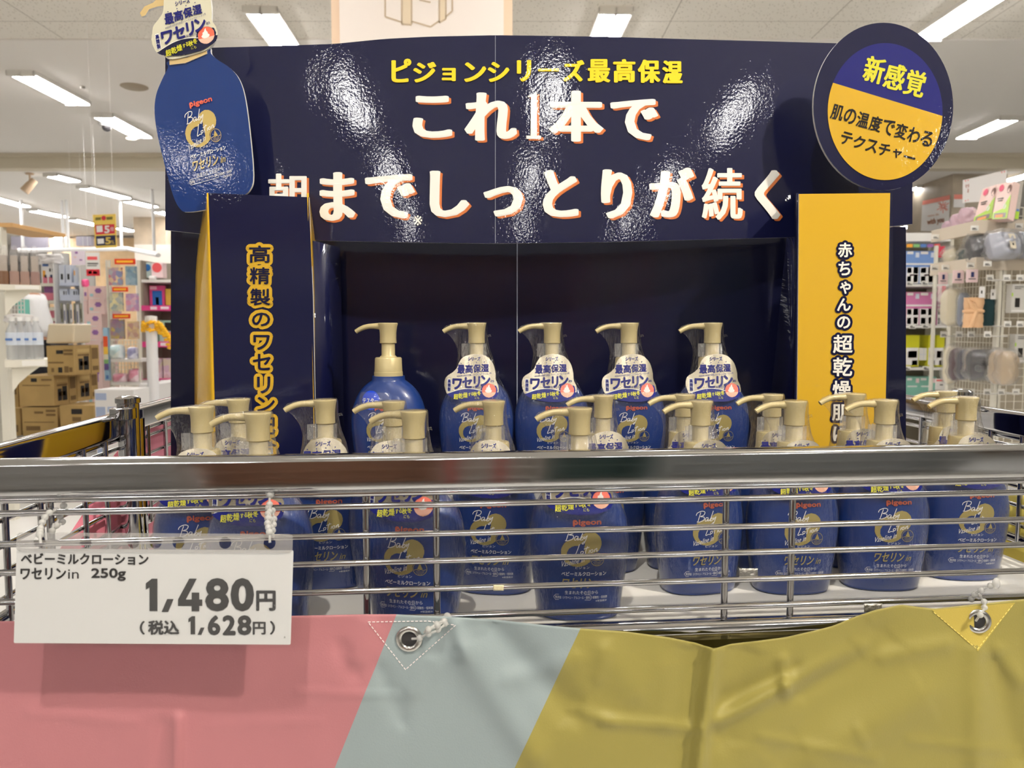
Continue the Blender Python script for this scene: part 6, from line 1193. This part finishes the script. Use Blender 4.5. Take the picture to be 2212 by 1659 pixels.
for v in (614, 703, 794, 880): z = P(1960, v, D).z; m = MB(); m.box(a.x, D - .02, z - .022, b.x - .02, D + .4, z); keep(m.build('shelf_board', shelf_w, smooth=False), fs_)
bl2 = mat('cornflower_box', (116, 150, 206), .4); pk2 = mat('orchid_pink_box', (208, 124, 172), .4); ylg = mat('acid_lime_box', (208, 206, 40), .4); mn2 = mat('mint_green_box', (128, 186, 168), .4); skn = mat('skin_print', (224, 190, 160), .5); belt = mat('dark_belt_print', (46, 38, 42), .5); rose = mat('rose_ribbon_print', (216, 80, 130), .5)
DB = lambda: [(.06, .02, .5, .1, wht), (.68, .05, .94, .2, lbb), (0, .38, 1, .43, wht), (.05, .5, .95, 1, wht), (.1, .52, .42, .68, skn), (.1, .6, .42, .68, belt), (.55, .5, .9, .7, belt), (.12, .78, .4, .97, belt), (.58, .76, .88, .97, skn), (.58, .8, .88, .92, belt)]
def row(v0, v1, xs, m_, nm, lab, dc, D_=D + .03):
    for (u0, u1, w_) in xs: bx(nm, lab % w_, 'box', u0, v0, u1, v1, D_, .15, m_, lab.split(',')[0].replace('box', 'boxes'), dc)
XS = ((1944, 1957, 'leftmost and mostly hidden by the display'), (1958, 1985, 'left of two fully visible'), (1987, 2020, 'right of two fully visible'))
row(542, 612, XS[1:], bl2, 'belt_box', 'cornflower blue support belt box on the far top shelf, %s', DB() + [(.3, .72, .9, .77, rose)])
row(631, 702, XS[1:] + ((2026, 2040, 'behind the thin cream post'),), pk2, 'belt_box', 'orchid pink support belt box on the second far shelf, %s', DB())
row(724, 792, ((1957, 1984, 'at the left'), (2006, 2020, 'standing askew at the right'), (2021, 2038, 'behind the thin cream post')), ylg, 'belt_box', 'acid lime support belt box on the third far shelf, %s', [(.05, .4, .95, .95, wht), (.2, .5, .85, .72, skn), (.2, .6, .85, .7, belt), (.5, .8, .9, .95, belt)])
row(814, 878, XS[1:], mn2, 'belt_box', 'mint green support belt box on the bottom far shelf, %s', [(.06, .04, .4, .12, wht), (.7, .05, .94, .2, pp_), (.1, .3, .8, .34, wht)])
bx('white_box', 'small white box with a crossed front between the lime boxes on the third level', 'box', 1986, 752, 2006, 778, D + .05, .1, wht, None, [(.45, 0, .5, 1, lbb), (0, .5, 1, .55, lbb)])
bx('red_card', 'crimson hanging card right of the blue boxes on the far shelf', 'card', 2027, 532, 2041, 556, D - .05, .01, crd); bx('pink_card', 'pink hanging card beside the orchid pink boxes on the far shelf', 'card', 2027, 618, 2042, 652, D - .05, .01, pp_, None, [(.5, 0, 1, 1, crd)])
for (u, v, w_) in ((1964, 612, 'top level, left'), (1997, 611, 'top level, right'), (1970, 705, 'second level, left'), (1998, 704, 'second level, right'), (1959, 795, 'third level, left'), (2000, 795, 'third level, right')): bx('price_tag', 'small white price tag on the far shelf, %s' % w_, 'price tag', u - 6, v - 4, u + 8, v + 5, D - .03, .003, pricew, 'price tags on the far shelf', [(.15, .3, .5, .5, ink_grey), (.15, .6, .85, .8, ink_grey)])
bx('pink_tag', 'white card with a pink heading standing at the lower left of the right-hand unit', 'card', 2021, 818, 2040, 842, 5.1, .003, wht, None, [(.1, .1, .8, .22, co_), (.5, .5, .8, .6, ink_grey)])
bpy.data.objects.remove(_co)
